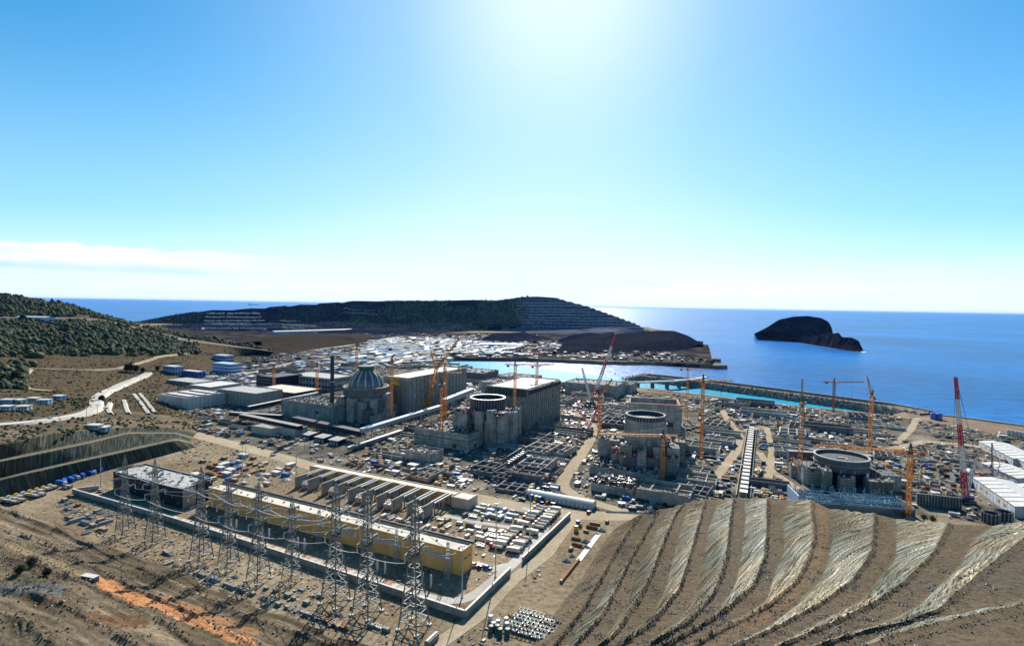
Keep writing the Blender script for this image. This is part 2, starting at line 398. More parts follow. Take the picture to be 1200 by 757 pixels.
S.render.engine = 'CYCLES'; S.cycles.use_denoising = True; S.cycles.denoising_prefilter = 'ACCURATE'; S.cycles.max_bounces = 5; S.cycles.diffuse_bounces = 2; S.cycles.glossy_bounces = 2
S.cycles.sample_clamp_indirect = 4
hm = bpy.data.materials.new('haze'); hm.use_nodes = True; hn = NT(hm); hn.n.remove(hn.n['Principled BSDF'])
pv = hn.add('ShaderNodeVolumePrincipled'); pv.inputs['Color'].default_value = (.16, .36, 1, 1); pv.inputs['Density'].default_value = 5e-6; pv.inputs['Anisotropy'].default_value = .3
hn.ln(pv.outputs[0], hn.n['Material Output'].inputs['Volume']); M['haze'] = hm
mb = None
# ------------------------------------------------------------------ sea, land
mb = MB(); mb.raw([(-200000, -3000, -9), (200000, -3000, -9), (200000, 260000, -9), (-200000, 260000, -9)], [(0, 1, 2, 3)], 'sea')
tag(mb.build('sea'), kind='structure')
def sheet(name, pts, z, m, skirt=None, kind='structure'):
    b = MB(); n = len(pts); b.raw([(p[0], p[1], z) for p in pts], [tuple(range(n))], m)
    if skirt is not None:
        k = n; b.raw([(p[0], p[1], z) for p in pts]+[(p[0], p[1], skirt) for p in pts], [(i, (i+1) % n, k+(i+1) % n, k+i) for i in range(n)], m)
    o = b.build(name)
    if o.data.polygons[0].normal.z < 0: o.data.flip_normals()
    return tag(o, kind=kind)
def px(pts, z=0.): return [P(u, v, z) for u, v in pts]
def jag(pts, a, n=6, s=3):
    r = np.random.default_rng(s); q = []
    for p, e in zip(pts[:-1], pts[1:]):
        for k in range(n):
            t = k/n; q.append(np.array(p)*(1-t)+np.array(e)*t+np.r_[r.normal(0, a, 2), 0])
    return q+[np.array(pts[-1])]
shore = jag(px([(1420, 531), (1200, 500), (1064, 482), (1046, 486)]), 2)+jag(px([(1046, 487), (1000, 482), (900, 472), (830, 463), (760, 455), (700, 450.5), (640, 446), (590, 438.5), (545, 432.5), (528, 430), (524, 419.5)]), 3)+ \
    jag(px([(524, 419.5), (560, 418), (640, 420.5), (700, 423), (760, 424), (800, 423.5), (838, 428.5)]), 6)[1:]+jag(px([(842, 427), (818, 421), (846, 420.5), (800, 414), (826, 405.5)]), 8)
land = shore+jag([np.array(p+(0,), float) for p in [(1000, 3500), (1100, 4200), (-700, 4300), (-2600, 3700), (-9000, 3000), (-9000, -400), (1400, -400)]], 25, 4)
sheet('ground', land, 0., 'dirt', -12)
sheet('basin_water', px([(1047, 490), (1062, 482), (1000, 471), (900, 460.5), (800, 450.5), (740, 446), (640, 432), (524, 415), (520, 435), (640, 452), (760, 461), (900, 478)], -8.9), -8.95, 'basin')
# ------------------------------------------------------------------ terraced hillside under the camera, right
LN = [  # (height, bottom -> top polyline)
 (0, [(600, 790), (622, 757), (660, 702), (682, 675), (710, 630), (720, 618), (750, 603)]),
 (5, [(628, 790), (650, 757), (682, 717), (700, 687), (725, 642), (744, 612), (753, 602)]),
 (5, [(636, 790), (661, 757), (700, 710), (720, 675), (750, 637), (766, 603)]),
 (10, [(650, 785), (675, 754), (707, 720), (735, 662), (760, 620), (773, 597)]),
 (10, [(676, 790), (710, 745), (735, 710), (742, 682), (762, 637), (775, 612), (787, 595)]),
 (16, [(660, 790), (694, 764), (717, 747), (747, 705), (765, 670), (780, 630), (792, 602), (802, 590)]),
 (16, [(680, 788), (722, 755), (765, 721), (780, 690), (792, 642), (805, 597), (817, 587)]),
 (22, [(682, 790), (720, 760), (762, 732), (795, 692), (807, 657), (817, 622), (827, 585)]),
 (22, [(700, 790), (752, 757), (795, 727), (815, 695), (825, 657), (830, 620), (843, 585)]),
 (28, [(690, 796), (750, 762), (807, 729), (837, 695), (850, 662), (853, 635), (857, 602), (860, 584)]),
 (28, [(710, 795), (777, 757), (838, 720), (862, 685), (870, 645), (874, 607), (872, 584)]),
 (34, [(712, 797), (775, 760), (840, 722), (882, 688), (896, 655), (899, 620), (899, 584)]),
 (34, [(735, 795), (808, 757), (858, 729), (898, 705), (907, 675), (919, 647), (918, 600), (928, 586)]),
 (40, [(735, 798), (805, 760), (855, 732), (902, 709), (934, 680), (949, 652), (954, 627), (950, 586)]),
 (40, [(770, 796), (842, 762), (900, 735), (935, 707), (967, 670), (977, 627), (972, 596)]),
 (47, [(770, 800), (840, 766), (900, 739), (962, 707), (1000, 680), (1022, 647), (1025, 602)]),
 (47, [(800, 806), (908, 756), (962, 728), (1012, 702), (1050, 655), (1051, 622), (1050, 608)]),
 (54, [(802, 811), (907, 760), (970, 732), (1025, 706), (1060, 682), (1097, 645), (1112, 613)]),
 (54, [(860, 790), (952, 755), (1030, 732), (1075, 711), (1127, 662), (1140, 632), (1165, 616)]),
 (61, [(860, 794), (950, 760), (1000, 744), (1055, 731), (1100, 715), (1150, 670), (1175, 650), (1200, 632), (1240, 606)]),
 (61, [(900, 796), (1010, 754), (1075, 729), (1200, 704), (1260, 686), (1320, 660)]),
 (65, [(900, 802), (1007, 761), (1075, 737), (1200, 709), (1260, 692), (1322, 668)]),
 (67, [(1000, 860), (1150, 830), (1300, 790), (1440, 740)])]
N = 300
rows = []
for z, pl in LN:
    q = resample(pl, N); rows.append(np.array([P(a, b, z) for a, b in q]))
sub = []; mi = []
for k in range(len(rows)-1):
    face = (k % 2 == 0); n = (12 if face else 9); sub.append(n); mi += [1 if face else 0]*n
mi[:12] = [0]*12
G, src = loft(rows, sub)
arc = np.r_[0, np.cumsum(np.linalg.norm(np.diff(rows[10], axis=0), axis=1))]
st = np.zeros_like(G); st[:, :, 0] = arc
acc = np.r_[[np.zeros(N)], np.cumsum(np.linalg.norm(np.diff(G, axis=0), axis=2), axis=0)]; st[:, :, 1] = acc; st[:, :, 2] = 1; st[:, :, 0] -= 1.7*acc; A0 = np.cumsum([0]+sub)
colr = np.zeros((*G.shape[:2], 4))
jj = np.arange(N)/N
for i, (k, t) in enumerate(src):
    face = (k % 2 == 0); x, y = G[i, :, 0], G[i, :, 1]
    if face:
        sl_ = math.sin(math.pi*t)
        g = fbm((arc-1.7*(acc[i]-acc[A0[k]]))*.42, np.full(N, k*7.3+t*.5), 4, 5)
        G[i, :, 2] += g*3.4*sl_
        G[i, :, 0] += -.6*sl_*g*2
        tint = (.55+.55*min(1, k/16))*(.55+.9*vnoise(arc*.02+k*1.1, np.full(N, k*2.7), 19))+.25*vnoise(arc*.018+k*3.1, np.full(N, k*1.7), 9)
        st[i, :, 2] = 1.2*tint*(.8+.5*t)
    else:
        G[i, :, 2] += fbm(x*.12, y*.12, 4, 2)*.7
        e = np.exp(-(t/.07)**2)                 # spoil berm on the crest of the face below
        wob = .7+.9*vnoise(arc*.35, np.full(N, k*5.), 3)
        G[i, :, 2] += (.75 if k < 15 else .55)*e*wob
        a = np.clip(e*1.3*wob-.25, 0, 1); colr[i, :, :3] = (.075, .06, .043); colr[i, :, 3] = a*.8
        if k in (13,): colr[i, :, :3] = (.26, .16, .09); colr[i, :, 3] = np.maximum(a*.8, .45*np.exp(-((t-.5)/.3)**2))
# side beyond the ridge falls to the platform
ext = []; dv = np.array([.35, .94, 0])
top = G[:, -1, :].copy()
hz = np.maximum(top[:, 2], 0)
for f in (.06, .2, .5, 1.02):
    e = top.copy(); e[:, :2] += dv[:2]*(hz*f*.85)[:, None]; e[:, 2] = top[:, 2]*(1-f**1.05)-.4*f; ext.append(e)
G = np.concatenate([G]+[e[:, None, :] for e in ext], 1)
st = np.concatenate([st]+[st[:, -1:, :]+np.array([4*(i+1), 0, 0]) for i in range(4)], 1)
colr = np.concatenate([colr]+[colr[:, -1:, :]]*4, 1)
G[0, :, 2] -= .5
HILL = G
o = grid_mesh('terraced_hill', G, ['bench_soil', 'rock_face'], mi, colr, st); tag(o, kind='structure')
# stones along the crests: uncountable
mb = MB(); r = np.random.default_rng(11)
def stone(mb, p, s, m):
    v = np.array([(1, 0, 0), (-.8, .6, 0), (-.7, -.8, 0), (.1, .1, .8), (.2, 0, -.5)])*s*r.uniform(.6, 1.3, (5, 3))
    a = r.uniform(0, 6.28); c, d = math.cos(a), math.sin(a)
    v = np.stack([v[:, 0]*c-v[:, 1]*d, v[:, 0]*d+v[:, 1]*c, v[:, 2]], 1)+p
    mb.raw(v, [(0, 1, 3), (1, 2, 3), (2, 0, 3), (1, 0, 4), (2, 1, 4), (0, 2, 4)], m)
for i, (k, t) in enumerate(src):
    if k % 2 == 1 and t < .12:
        for j in range(0, N-4):
            for _ in range(2):
                if r.random() < .6*vnoise(np.array(j*.3), np.array(k*5.), 8)+.15:
                    p = G[i, j]+(G[i, min(j+1, N-1)]-G[i, j])*r.random()+np.r_[r.normal(0, .45, 2), .12]
                    stone(mb, p, r.uniform(.12, .42)*(1+.35*(k < 12)), r.choice(['rock_dark', 'rock_dark', 'rock', 'rock_pale'], p=[.3, .2, .38, .12]))
    elif k % 2 == 1:
        for j in range(0, N-4):
            if r.random() < .05:
                stone(mb, G[i, j]+np.r_[r.normal(0, .8, 2), .1], r.uniform(.12, .4), r.choice(['rock', 'rock_pale', 'rock_dark']))
        for j in range(5, N-30, 1):
            if r.random() < .006:                   # pale spoil spills
                c0 = G[i, j]
                for _ in range(16): stone(mb, c0+np.r_[r.normal(0, 1.1, 2), .1], r.uniform(.15, .5), 'rock_pale')
tag(mb.build('stones'), kind='stuff', label='loose stones along the edges of the terraced brown hillside', cat='stones')
# ------------------------------------------------------------------ brown hillside, left foreground
LM = [
 (0, [(-80, 560), (0, 588), (75, 617), (140, 645), (200, 664), (260, 692), (330, 718), (430, 757), (540, 800)]),
 (3.5, [(-80, 572), (0, 596), (75, 624), (132, 652), (190, 677), (260, 707), (318, 733), (390, 757), (500, 810)]),
 (5, [(-80, 590), (0, 609), (72, 637), (130, 665), (182, 690), (250, 720), (305, 745), (350, 765), (440, 812)]),
 (10, [(-80, 600), (0, 618), (70, 645), (128, 674), (180, 700), (240, 728), (295, 757), (390, 810)]),
 (12, [(-80, 622), (0, 632), (65, 655), (118, 680), (160, 704), (220, 734), (268, 762), (350, 812)]),
 (17, [(-80, 636), (0, 650), (62, 668), (105, 684), (145, 706), (200, 734), (245, 765), (320, 815)]),
 (19, [(-80, 662), (0, 676), (50, 690), (95, 704), (130, 722), (180, 750), (215, 772), (290, 822)]),
 (24, [(-80, 674), (0, 688), (40, 697), (85, 714), (122, 734), (160, 757), (200, 782), (265, 830)]),
 (25, [(-80, 700), (0, 709), (25, 716), (60, 733), (95, 752), (130, 775), (220, 835)]),
 (29, [(-80, 708), (0, 718), (20, 726), (50, 744), (80, 762), (115, 785), (200, 842)]),
 (31, [(-80, 800), (0, 812), (30, 820), (60, 830), (90, 842), (180, 870)])]
N2 = 260
rows = []
for z, pl in LM:
    q = resample(pl, N2); rows.append(np.array([P(a, b, z) for a, b in q]))
G2, src = loft(rows, [9]*(len(rows)-1))
arc = np.r_[0, np.cumsum(np.linalg.norm(np.diff(rows[5], axis=0), axis=1))]
col2 = np.zeros((*G2.shape[:2], 4))
for i, (k, t) in enumerate(src):
    x, y = G2[i, :, 0], G2[i, :, 1]
    G2[i, :, 2] += fbm(x*.05, y*.05, 5, 21)*3.2+fbm(x*.3, y*.3, 3, 4)*.7
    G2[i, :, 2] += fbm(arc*.025, np.full(N2, (k+t)*4.1), 4, 6)*2.2
    if k % 2 == 1 and t < .3: G2[i, :, 2] += 1.1*np.exp(-(t/.13)**2)*(.4+1.2*vnoise(arc*.2, np.full(N2, k*3.), 2))
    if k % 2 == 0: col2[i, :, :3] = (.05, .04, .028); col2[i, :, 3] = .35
    bw = fbm(arc*.02, np.full(N2, (k+t)*5.5), 4, 12); m_ = bw > .1; col2[i, m_, :3] = (.28, .225, .155); col2[i, m_, 3] = np.clip((bw[m_]-.1)*5, 0, .6); m_ = bw < -.14; col2[i, m_, :3] = (.035, .028, .02); col2[i, m_, 3] = np.clip((-bw[m_]-.14)*5, 0, .7)
uu = np.array([[proj(p) for p in rw] for rw in G2]); U2, V2 = uu[..., 0], uu[..., 1]
def paint(c, cond, a=1.): col2[cond, :3] = c; col2[cond, 3] = a
nzz = fbm(U2*.09, V2*.2, 4, 31)
def strip(p, q, wd):   # painted soil band between two photo points
    (x0, y0), (x1, y1) = p, q; L = math.hypot(x1-x0, y1-y0); dx, dy = (x1-x0)/L, (y1-y0)/L
    s_ = (U2-x0)*dx+(V2-y0)*dy; d_ = -(U2-x0)*dy+(V2-y0)*dx
    return (s_ > -4) & (s_ < L+4) & (np.abs(d_+nzz*9) < wd)
paint((.15, .075, .04), strip((95, 722), (170, 730), 7), .6)
paint((.13, .065, .04), strip((30, 700), (75, 706), 6), .5)
paint((.40, .19, .09), strip((117, 682), (170, 705), 7.5))
paint((.44, .215, .105), strip((165, 700), (295, 755), 6.5))
paint((.32, .17, .09), strip((190, 702), (300, 740), 5), .7)
paint((.36, .27, .18), strip((165, 735), (190, 745), 3), .8)
paint((.10, .12, .125), strip((6, 690), (70, 690), 7), .8)
paint((.26, .20, .12), strip((10, 640), (95, 672), 4), .6)
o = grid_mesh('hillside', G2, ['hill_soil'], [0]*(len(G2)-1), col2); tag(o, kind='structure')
mb = MB()
for i, (k, t) in enumerate(src):
    for j in range(N2):
        if r.random() < (.5 if k % 2 == 1 and t < .2 else .05):
            stone(mb, G2[i, j]+np.r_[r.normal(0, .6, 2), .15], r.uniform(.2, .75), r.choice(['rock_dark', 'rock', 'rock_pale'], p=[.5, .3, .2]))
        if 0 < U2[i, j] < 85 and 632 < V2[i, j] < 692:
            if r.random() < .5: stone(mb, G2[i, j]+np.r_[r.normal(0, 1.2, 2), .1], r.uniform(.15, .6), r.choice(['leaf_dry', 'leaf_dry', 'leaf_dark', 'rock', 'rock_pale']))
tag(mb.build('rubble'), kind='stuff', label='scattered stones and dry scrub on the brown hillside', cat='rubble')
# ------------------------------------------------------------------ cut slopes and plateau, left
LP = [
 [(-90, 610, -.5), (0, 584, -.5), (60, 568, -.5), (135, 549, -.5), (205, 531, -.5), (232, 524, -.5)],
 [(-90, 585, 12), (0, 562, 12), (114, 536.5, 12), (207, 515.5, 11), (222, 519, 3)],
 [(-90, 582, 12), (0, 559, 12), (114, 533.5, 12), (205, 513, 11), (223, 517, 3)],
 [(-90, 560, 24), (0, 541, 24), (102, 520, 22), (150, 508, 20), (206, 508, 11.5), (225, 514, 2.5)],
 [(-90, 557, 24), (0, 538, 24), (102, 517, 22), (150, 506, 20), (206, 506.5, 11.5), (226, 512, 2.5)],
 [(-90, 538, 36), (0, 521, 36), (58, 509, 33), (143, 501, 22), (206, 503, 11), (229, 508, 2)],
 [(-90, 531, 37), (0, 516, 37), (58, 506, 33), (143, 498, 22), (206, 500, 10), (232, 505, 1)],
 [(-90, 506, 38), (0, 499, 38), (110, 484, 28), (140, 486, 21), (205, 492, 7), (240, 500, -.5)],
 [(-90, 501, 38), (0, 494, 38), (108, 479, 28), (138, 480, 21), (203, 488, 7), (240, 494, -.5)],
 [(-90, 470, 40), (0, 468, 38), (110, 466, 27), (135, 464, 21), (170, 470, 11), (215, 478, -.5)],
 [(-90, 432, 42), (0, 430, 38), (100, 432, 24), (160, 440, 10), (195, 447, 1), (225, 452, -.5)],
 [(-90, 414, 48), (0, 418, 44), (100, 422, 32), (200, 426, 16), (270, 418, 4), (320, 414, -.5)]]
N3 = 220
rows = [zrow(pl, N3, 'u') for pl in LP]
rows.append(yrow([(-90, 376, 1480), (0, 376, 1480), (100, 376, 1500), (130, 379, 1500), (215, 399, 1500), (270, 406, 1500), (320, 412, 1500)], N3))
rows.append(yrow([(-90, 371, 1560), (0, 371, 1560), (100, 371, 1580), (132, 376, 1580), (215, 396, 1580), (270, 404, 1560), (320, 411.5, 1540)], N3))
rows.append(yrow([(-90, 338, 1900), (0, 344.5, 1900), (45, 351, 1900), (80, 357, 1900), (110, 367, 1900), (150, 379, 1900), (215, 392, 1750), (270, 402, 1700), (320, 411, 1600)], N3))
rows.append(yrow([(-90, 372, 2500), (0, 380, 2500), (150, 388, 2500), (215, 394, 2400), (320, 408, 2000)], N3)); rows[-1][:, 2] = -6
subs = [10, 3, 10, 3, 10, 3, 8, 3, 14, 14, 8, 16, 4, 14, 6]
G3, src = loft(rows, subs)
col3 = np.zeros((*G3.shape[:2], 4)); st3 = np.ones_like(G3)
arc = np.r_[0, np.cumsum(np.linalg.norm(np.diff(rows[1], axis=0), axis=1))]; st3[:, :, 0] = arc
st3[:, :, 1] = np.r_[[np.zeros(N3)], np.cumsum(np.linalg.norm(np.diff(G3, axis=0), axis=2), axis=0)]
m3 = []
for i, (k, t) in enumerate(src):
    x, y = G3[i, :, 0], G3[i, :, 1]
    if k in (0, 2, 4):
        G3[i, :, 2] += fbm(arc*.16, np.full(N3, k*5+t), 3, 8)*3*math.sin(math.pi*t); m3.append(0); colr_ = 1
    elif k in (1, 3): m3.append(1); col3[i, :, :3] = (.20, .185, .14); col3[i, :, 3] = .9
    elif k in (5, 6, 7): m3.append(1); G3[i, 4:-14, 2] += fbm(x*.03, y*.03, 4, 3)[4:-14]*1.6
    elif k < 12:
        m3.append(1 if k < 8 else 2); a = np.clip((225-np.linspace(-90, 320, N3))/60, 0, 1)
        G3[i, :, 2] += fbm(x*.008, y*.008, 5, 13)*(14 if k in (8, 9) and 0 < t else (26 if k == 11 else 2))*a*math.sin(math.pi*t if k != 10 else .4)
    else: m3.append(2); G3[i, :, 2] += (fbm(x*.006, y*.006, 5, 17)*14*math.sin(math.pi*min(1, t*1.2)) if k == 13 else 0)
    if k == 12: col3[i, :, :3] = (.26, .22, .19); col3[i, :, 3] = .6
m3 = m3[:-1]
pu = np.array([[proj(p) for p in rw] for rw in G3]); U3, V3 = pu[..., 0], pu[..., 1]
o = grid_mesh('terrain', G3, ['shotcrete', 'hill_soil', 'scrub_soil'], m3, col3, st3); tag(o, kind='structure')
# tree cover of the left hill: one uncountable wood
def clump(mb, p, s, m, h=1.0, k=0):
    n = 5; v = []
    for lv, (rr, zz) in enumerate(((.75, 0.), (1., .45), (.6, .95))):
        for i in range(n):
            a = 2*math.pi*(i+.5*lv)/n+k; q = rr*s*r.uniform(.7, 1.2); v.append((p[0]+q*math.cos(a), p[1]+q*math.sin(a), p[2]+zz*s*h*r.uniform(.8, 1.25)))
    v.append((p[0], p[1], p[2]+s*h*1.25))
    f = []
    for lv in range(2):
        for i in range(n):
            a, b, c, d = lv*n+i, lv*n+(i+1) % n, (lv+1)*n+i, (lv+1)*n+(i+1) % n; f += [(a, b, c), (b, d, c)]
    f += [(2*n+i, 2*n+(i+1) % n, 3*n) for i in range(n)]
    mb.raw(v, f, m)
mb = MB(); sc_ = MB()
kk = np.array([s[0] for s in src])
for i in range(len(G3)-1):
    for j in range(N3-1):
        k = kk[i]; u, v = U3[i, j], V3[i, j]
        if u < -85: continue
        dens = 0
        if k == 11: dens = 17*np.clip((235-u)/70, 0, 1) if v < 421-.02*u else 0
        elif k == 13: dens = 7 if u < 150 else 1.5
        elif k in (9, 10) and u < 32-(v-430)*.1 and 428 < v < 459: dens = 3.5
        if k == 11 and src[i][1] < .12: dens *= .3
        dens *= max(0., 2.4*float(vnoise(np.array(u*.11), np.array(v*.3), 6))-.42)
        nn = int(dens)+(r.random() < dens-int(dens))
        for _ in range(nn):
            a, b = r.random(2); p = G3[i, j]*(1-a)*(1-b)+G3[i+1, j]*a*(1-b)+G3[i, j+1]*(1-a)*b+G3[i+1, j+1]*a*b
            clump(mb, p-np.r_[0, 0, .5], 1.1+r.gamma(2.2, .8), r.choice(['leaf', 'leaf_dark', 'leaf_light', 'leaf_dry'], p=[.36, .44, .10, .10]), r.uniform(.8, 1.6), r.random())
        if k in (5, 6, 8, 9, 10, 11) and r.random() < (.5 if k in (9, 11) else .3)*2*vnoise(np.array(U3[i, j]*.09), np.array(V3[i, j]*.2), 8):
            clump(sc_, G3[i, j]+np.r_[r.normal(0, 4, 2), -.3], r.uniform(.7, 2.0), r.choice(['leaf_dry', 'leaf_dark', 'leaf']), .8, r.random())
tag(mb.build('wood', smooth=True), kind='stuff', label='dense green wood covering the hill on the left', cat='wood')
tag(sc_.build('scrub', smooth=True), kind='stuff', label='low dry scrub dotted over the brown slopes on the left', cat='scrub')
# ------------------------------------------------------------------ far headland hills
def hill(name, rdefs, subs, N, amp, sc, m, terr=None, cola=None, seed=5):
    rows = [yrow(a, N) if not isinstance(a, tuple) else zrow(a[0], N, 'u') for a in rdefs]
    G, s = loft(rows, subs, ease=False)
    for i in range(1, len(G)-1):
        k, t = s[i]; x, y = G[i, :, 0], G[i, :, 1]; f = 1 if k < len(rows)-2 else 0
        edge = math.sin(math.pi*i/(len(G)-1))
        G[i, :, 2] += fbm(x*sc, y*sc, 5, seed)*amp*(edge if i < sum(subs[:-1]) else 0)
    c = np.zeros((*G.shape[:2], 4))
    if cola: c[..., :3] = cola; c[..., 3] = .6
    if terr:
        st_, sel = terr
        pu_ = np.array([[proj(p) for p in rw] for rw in G])
        for i in range(len(G)-1):
            z = G[i, :, 2]; q = np.floor(z/st_)*st_; fr = (z-q)/st_; zz = q+st_*np.clip((fr-.5)/.5, 0, 1)
            msk = sel(pu_[i, :, 0], pu_[i, :, 1]) & (z > 2); G[i, :, 2] = np.where(msk, zz, z)
            lip = msk & (fr < .42); c[i, lip, :3] = (.20, .20, .22); c[i, lip, 3] = 1.0*vnoise(pu_[i, lip, 0]*.06, q[lip]*.3, 4)
    o = grid_mesh(name, G, [m], [0]*(len(G)-1), c, smooth=False if terr else True); tag(o, kind='structure'); return G, s
GA, sA = hill('far_hill', [([(150, 383, -1), (250, 389, -1), (330, 392, -1), (470, 393, -1), (560, 388, -1), (640, 389, -1), (720, 392, -1)],),
    [(150, 379.5, 3500), (240, 378, 3420), (330, 379, 3420), (420, 376, 3440), (480, 378, 3420), (560, 374, 3450), (600, 377, 3400), (720, 388, 3400)],
    [(150, 379, 3600), (190, 371.5, 3600), (235, 364, 3600), (300, 361, 3600), (345, 357.5, 3600), (400, 354, 3600), (410, 352.5, 3600), (520, 352.5, 3600), (550, 351.5, 3600), (580, 352.5, 3600), (600, 352, 3600), (640, 360, 3600), (720, 382, 3600)],
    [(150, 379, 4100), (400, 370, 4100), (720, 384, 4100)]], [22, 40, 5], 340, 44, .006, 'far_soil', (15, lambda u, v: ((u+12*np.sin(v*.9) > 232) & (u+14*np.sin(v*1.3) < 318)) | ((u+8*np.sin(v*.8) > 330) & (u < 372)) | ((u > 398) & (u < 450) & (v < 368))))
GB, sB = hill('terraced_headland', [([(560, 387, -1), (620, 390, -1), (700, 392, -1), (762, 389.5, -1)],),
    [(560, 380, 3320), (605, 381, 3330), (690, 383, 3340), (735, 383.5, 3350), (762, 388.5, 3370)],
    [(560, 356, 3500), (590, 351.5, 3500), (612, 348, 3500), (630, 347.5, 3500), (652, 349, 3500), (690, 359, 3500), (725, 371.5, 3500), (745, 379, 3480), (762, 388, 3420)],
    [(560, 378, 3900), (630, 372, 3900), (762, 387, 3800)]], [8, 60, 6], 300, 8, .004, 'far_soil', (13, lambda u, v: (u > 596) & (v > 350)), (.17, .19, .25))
GC, _ = hill('low_headland', [([(655, 416, -1), (700, 415, -1), (760, 413, -1), (800, 411, -1), (824, 405.8, -1)],),
    [(655, 408, 1920), (690, 404, 1950), (740, 402, 1960), (790, 399, 2050), (824, 404.6, 2150)],
    [(655, 402, 2250), (690, 393, 2300), (735, 390, 2300), (770, 387.5, 2300), (790, 387.5, 2300), (808, 394, 2280), (824, 404.0, 2190)],
    [(655, 400, 2600), (740, 394, 2700), (824, 400, 2400)]], [14, 14, 4], 160, 12, .006, 'far_soil', None, (.02, .019, .024), 9)
hill('mound', [([(655, 402, -1), (690, 404, -1), (716, 401, -1)],), [(655, 398, 2350), (672, 392, 2380), (690, 389.5, 2400), (705, 391, 2400), (716, 399, 2380)], [(655, 399, 2600), (690, 394, 2600), (716, 399, 2600)]], [10, 6], 60, 8, .01, 'far_soil', None, None, 12)
hill('spoil_mound', [([(560, 400, -1), (600, 402, -1), (645, 400, -1)],), [(560, 397, 2450), (580, 391, 2480), (615, 389, 2500), (645, 397, 2480)], [(560, 399, 2700), (645, 399, 2700)]], [8, 5], 60, 8, .01, 'far_soil', None, None, 14)
hill('brown_hill', [([(255, 420, -1), (300, 422, -1), (370, 410, -1), (430, 402, -1)],), [(255, 405, 1700), (290, 396, 1850), (330, 392, 1950), (380, 391.5, 2050), (430, 397, 2150)], [(255, 402, 2300), (330, 391, 2500), (430, 391, 2700)]], [12, 8], 100, 16, .008, 'scrub_soil', None, (.021, .019, .021), 15)
mb = MB()
def wood_on(G, N, dens, sel, size):
    for i in range(len(G)-6):
        pp = np.array([proj(p) for p in G[i]])
        for j in range(N-1):
            u, v = pp[j]
            d = dens*(.4+1.2*vnoise(np.array(u*.05), np.array(v*.15), 4)) if sel(u, v) else 0
            for _ in range(int(d)+(r.random() < d-int(d))):
                a, b = r.random(2); p = G[i, j]*(1-a)+G[i, j+1]*a; p = p*(1-b)+G[i+1, j]*b
                s = r.uniform(*size); k = r.random()*6
                v_ = [(p[0]+s*math.cos(k+q*2.09), p[1]+s*math.sin(k+q*2.09), p[2]-1) for q in range(3)]+[(p[0], p[1], p[2]+s*1.5)]
                mb.raw(v_, [(0, 1, 3), (1, 2, 3), (2, 0, 3)], 'leaf_far' if r.random() < .7 else 'leaf_dark')
wn = lambda u, v: 14*float(fbm(np.array(u*.08), np.array(v*.25), 3, 3))
wood_on(GA, 340, .8, lambda u, v: (405+wn(u, v)*3 < u < 612) and v+wn(u, v) < 385 and not (522 < u+wn(u, v)*2 < 562 and v < 359) and not (u+wn(u, v)*4 < 446 and v < 366), (3, 6.5))
wood_on(GA, 340, .25, lambda u, v: (325 < u < 420) and v < 386, (2.5, 5))
wood_on(GA, 340, .3, lambda u, v: (150 < u < 235), (3, 5.5))
wood_on(GB, 300, .6, lambda u, v: u+wn(u, v)*2 < 606+(v-350)*.5 and v < 384, (3, 6))
wood_on(GB, 300, .02, lambda u, v: u > 600 and v < 384, (2.5, 4))
wood_on(GC, 160, .15, lambda u, v: True, (1.2, 2.5))
tag(mb.build('distant_wood'), kind='stuff', label='dark green wood on the far headland ridge', cat='wood')
GI, _ = hill('island', [([(884, 392.5, -10), (905, 397, -10), (930, 400, -10), (952, 403.5, -10), (972, 407, -10)],),
    [(884, 391, 2960), (900, 387, 2860), (920, 388, 2810), (950, 391, 2780), (972, 396, 2740)],
    [(884, 391, 2890), (898, 384, 2890), (913, 374.5, 2890), (930, 371, 2890), (946, 370.2, 2890), (962, 372.5, 2890), (971, 377, 2890), (975.5, 385, 2890), (976.5, 393, 2860)],
    [(884, 391, 3250), (930, 388, 3300), (977, 394, 3250)]], [22, 16, 6], 220, 30, .022, 'rock_island', None, None, 19)
GT, _ = hill('islet', [([(930, 400.5, -10), (955, 405, -10), (985, 410, -10), (1008, 413, -10), (1011, 411, -10)],),
    [(930, 397, 2760), (955, 393.5, 2510), (972, 391, 2400), (984, 390, 2320), (986, 395, 2310), (998, 395.5, 2270), (1006, 399, 2250), (1011, 409, 2260)],
    [(930, 400, 2900), (985, 403, 2550), (1011, 408, 2500)]], [24, 6], 200, 40, .03, 'rock_island', None, None, 22)

mat('foam', (.75, .78, .80), .6, .1, .2)
for g_ in (GI[0], GT[0]):
    q_ = resample(g_, 160); wd_ = 5+24*np.clip(vnoise(np.arange(160)*.25, np.zeros(160), 3)-.35, 0, 1)*2; b_ = MB()
    b_.raw([(p[0], p[1]+6, -8.9) for p in q_]+[(p[0], p[1]-w_2, -8.9) for p, w_2 in zip(q_, wd_)], [(160+i, 161+i, i+1, i) for i in range(159)], 'foam'); tag(b_.build('water_foam'), kind='structure')

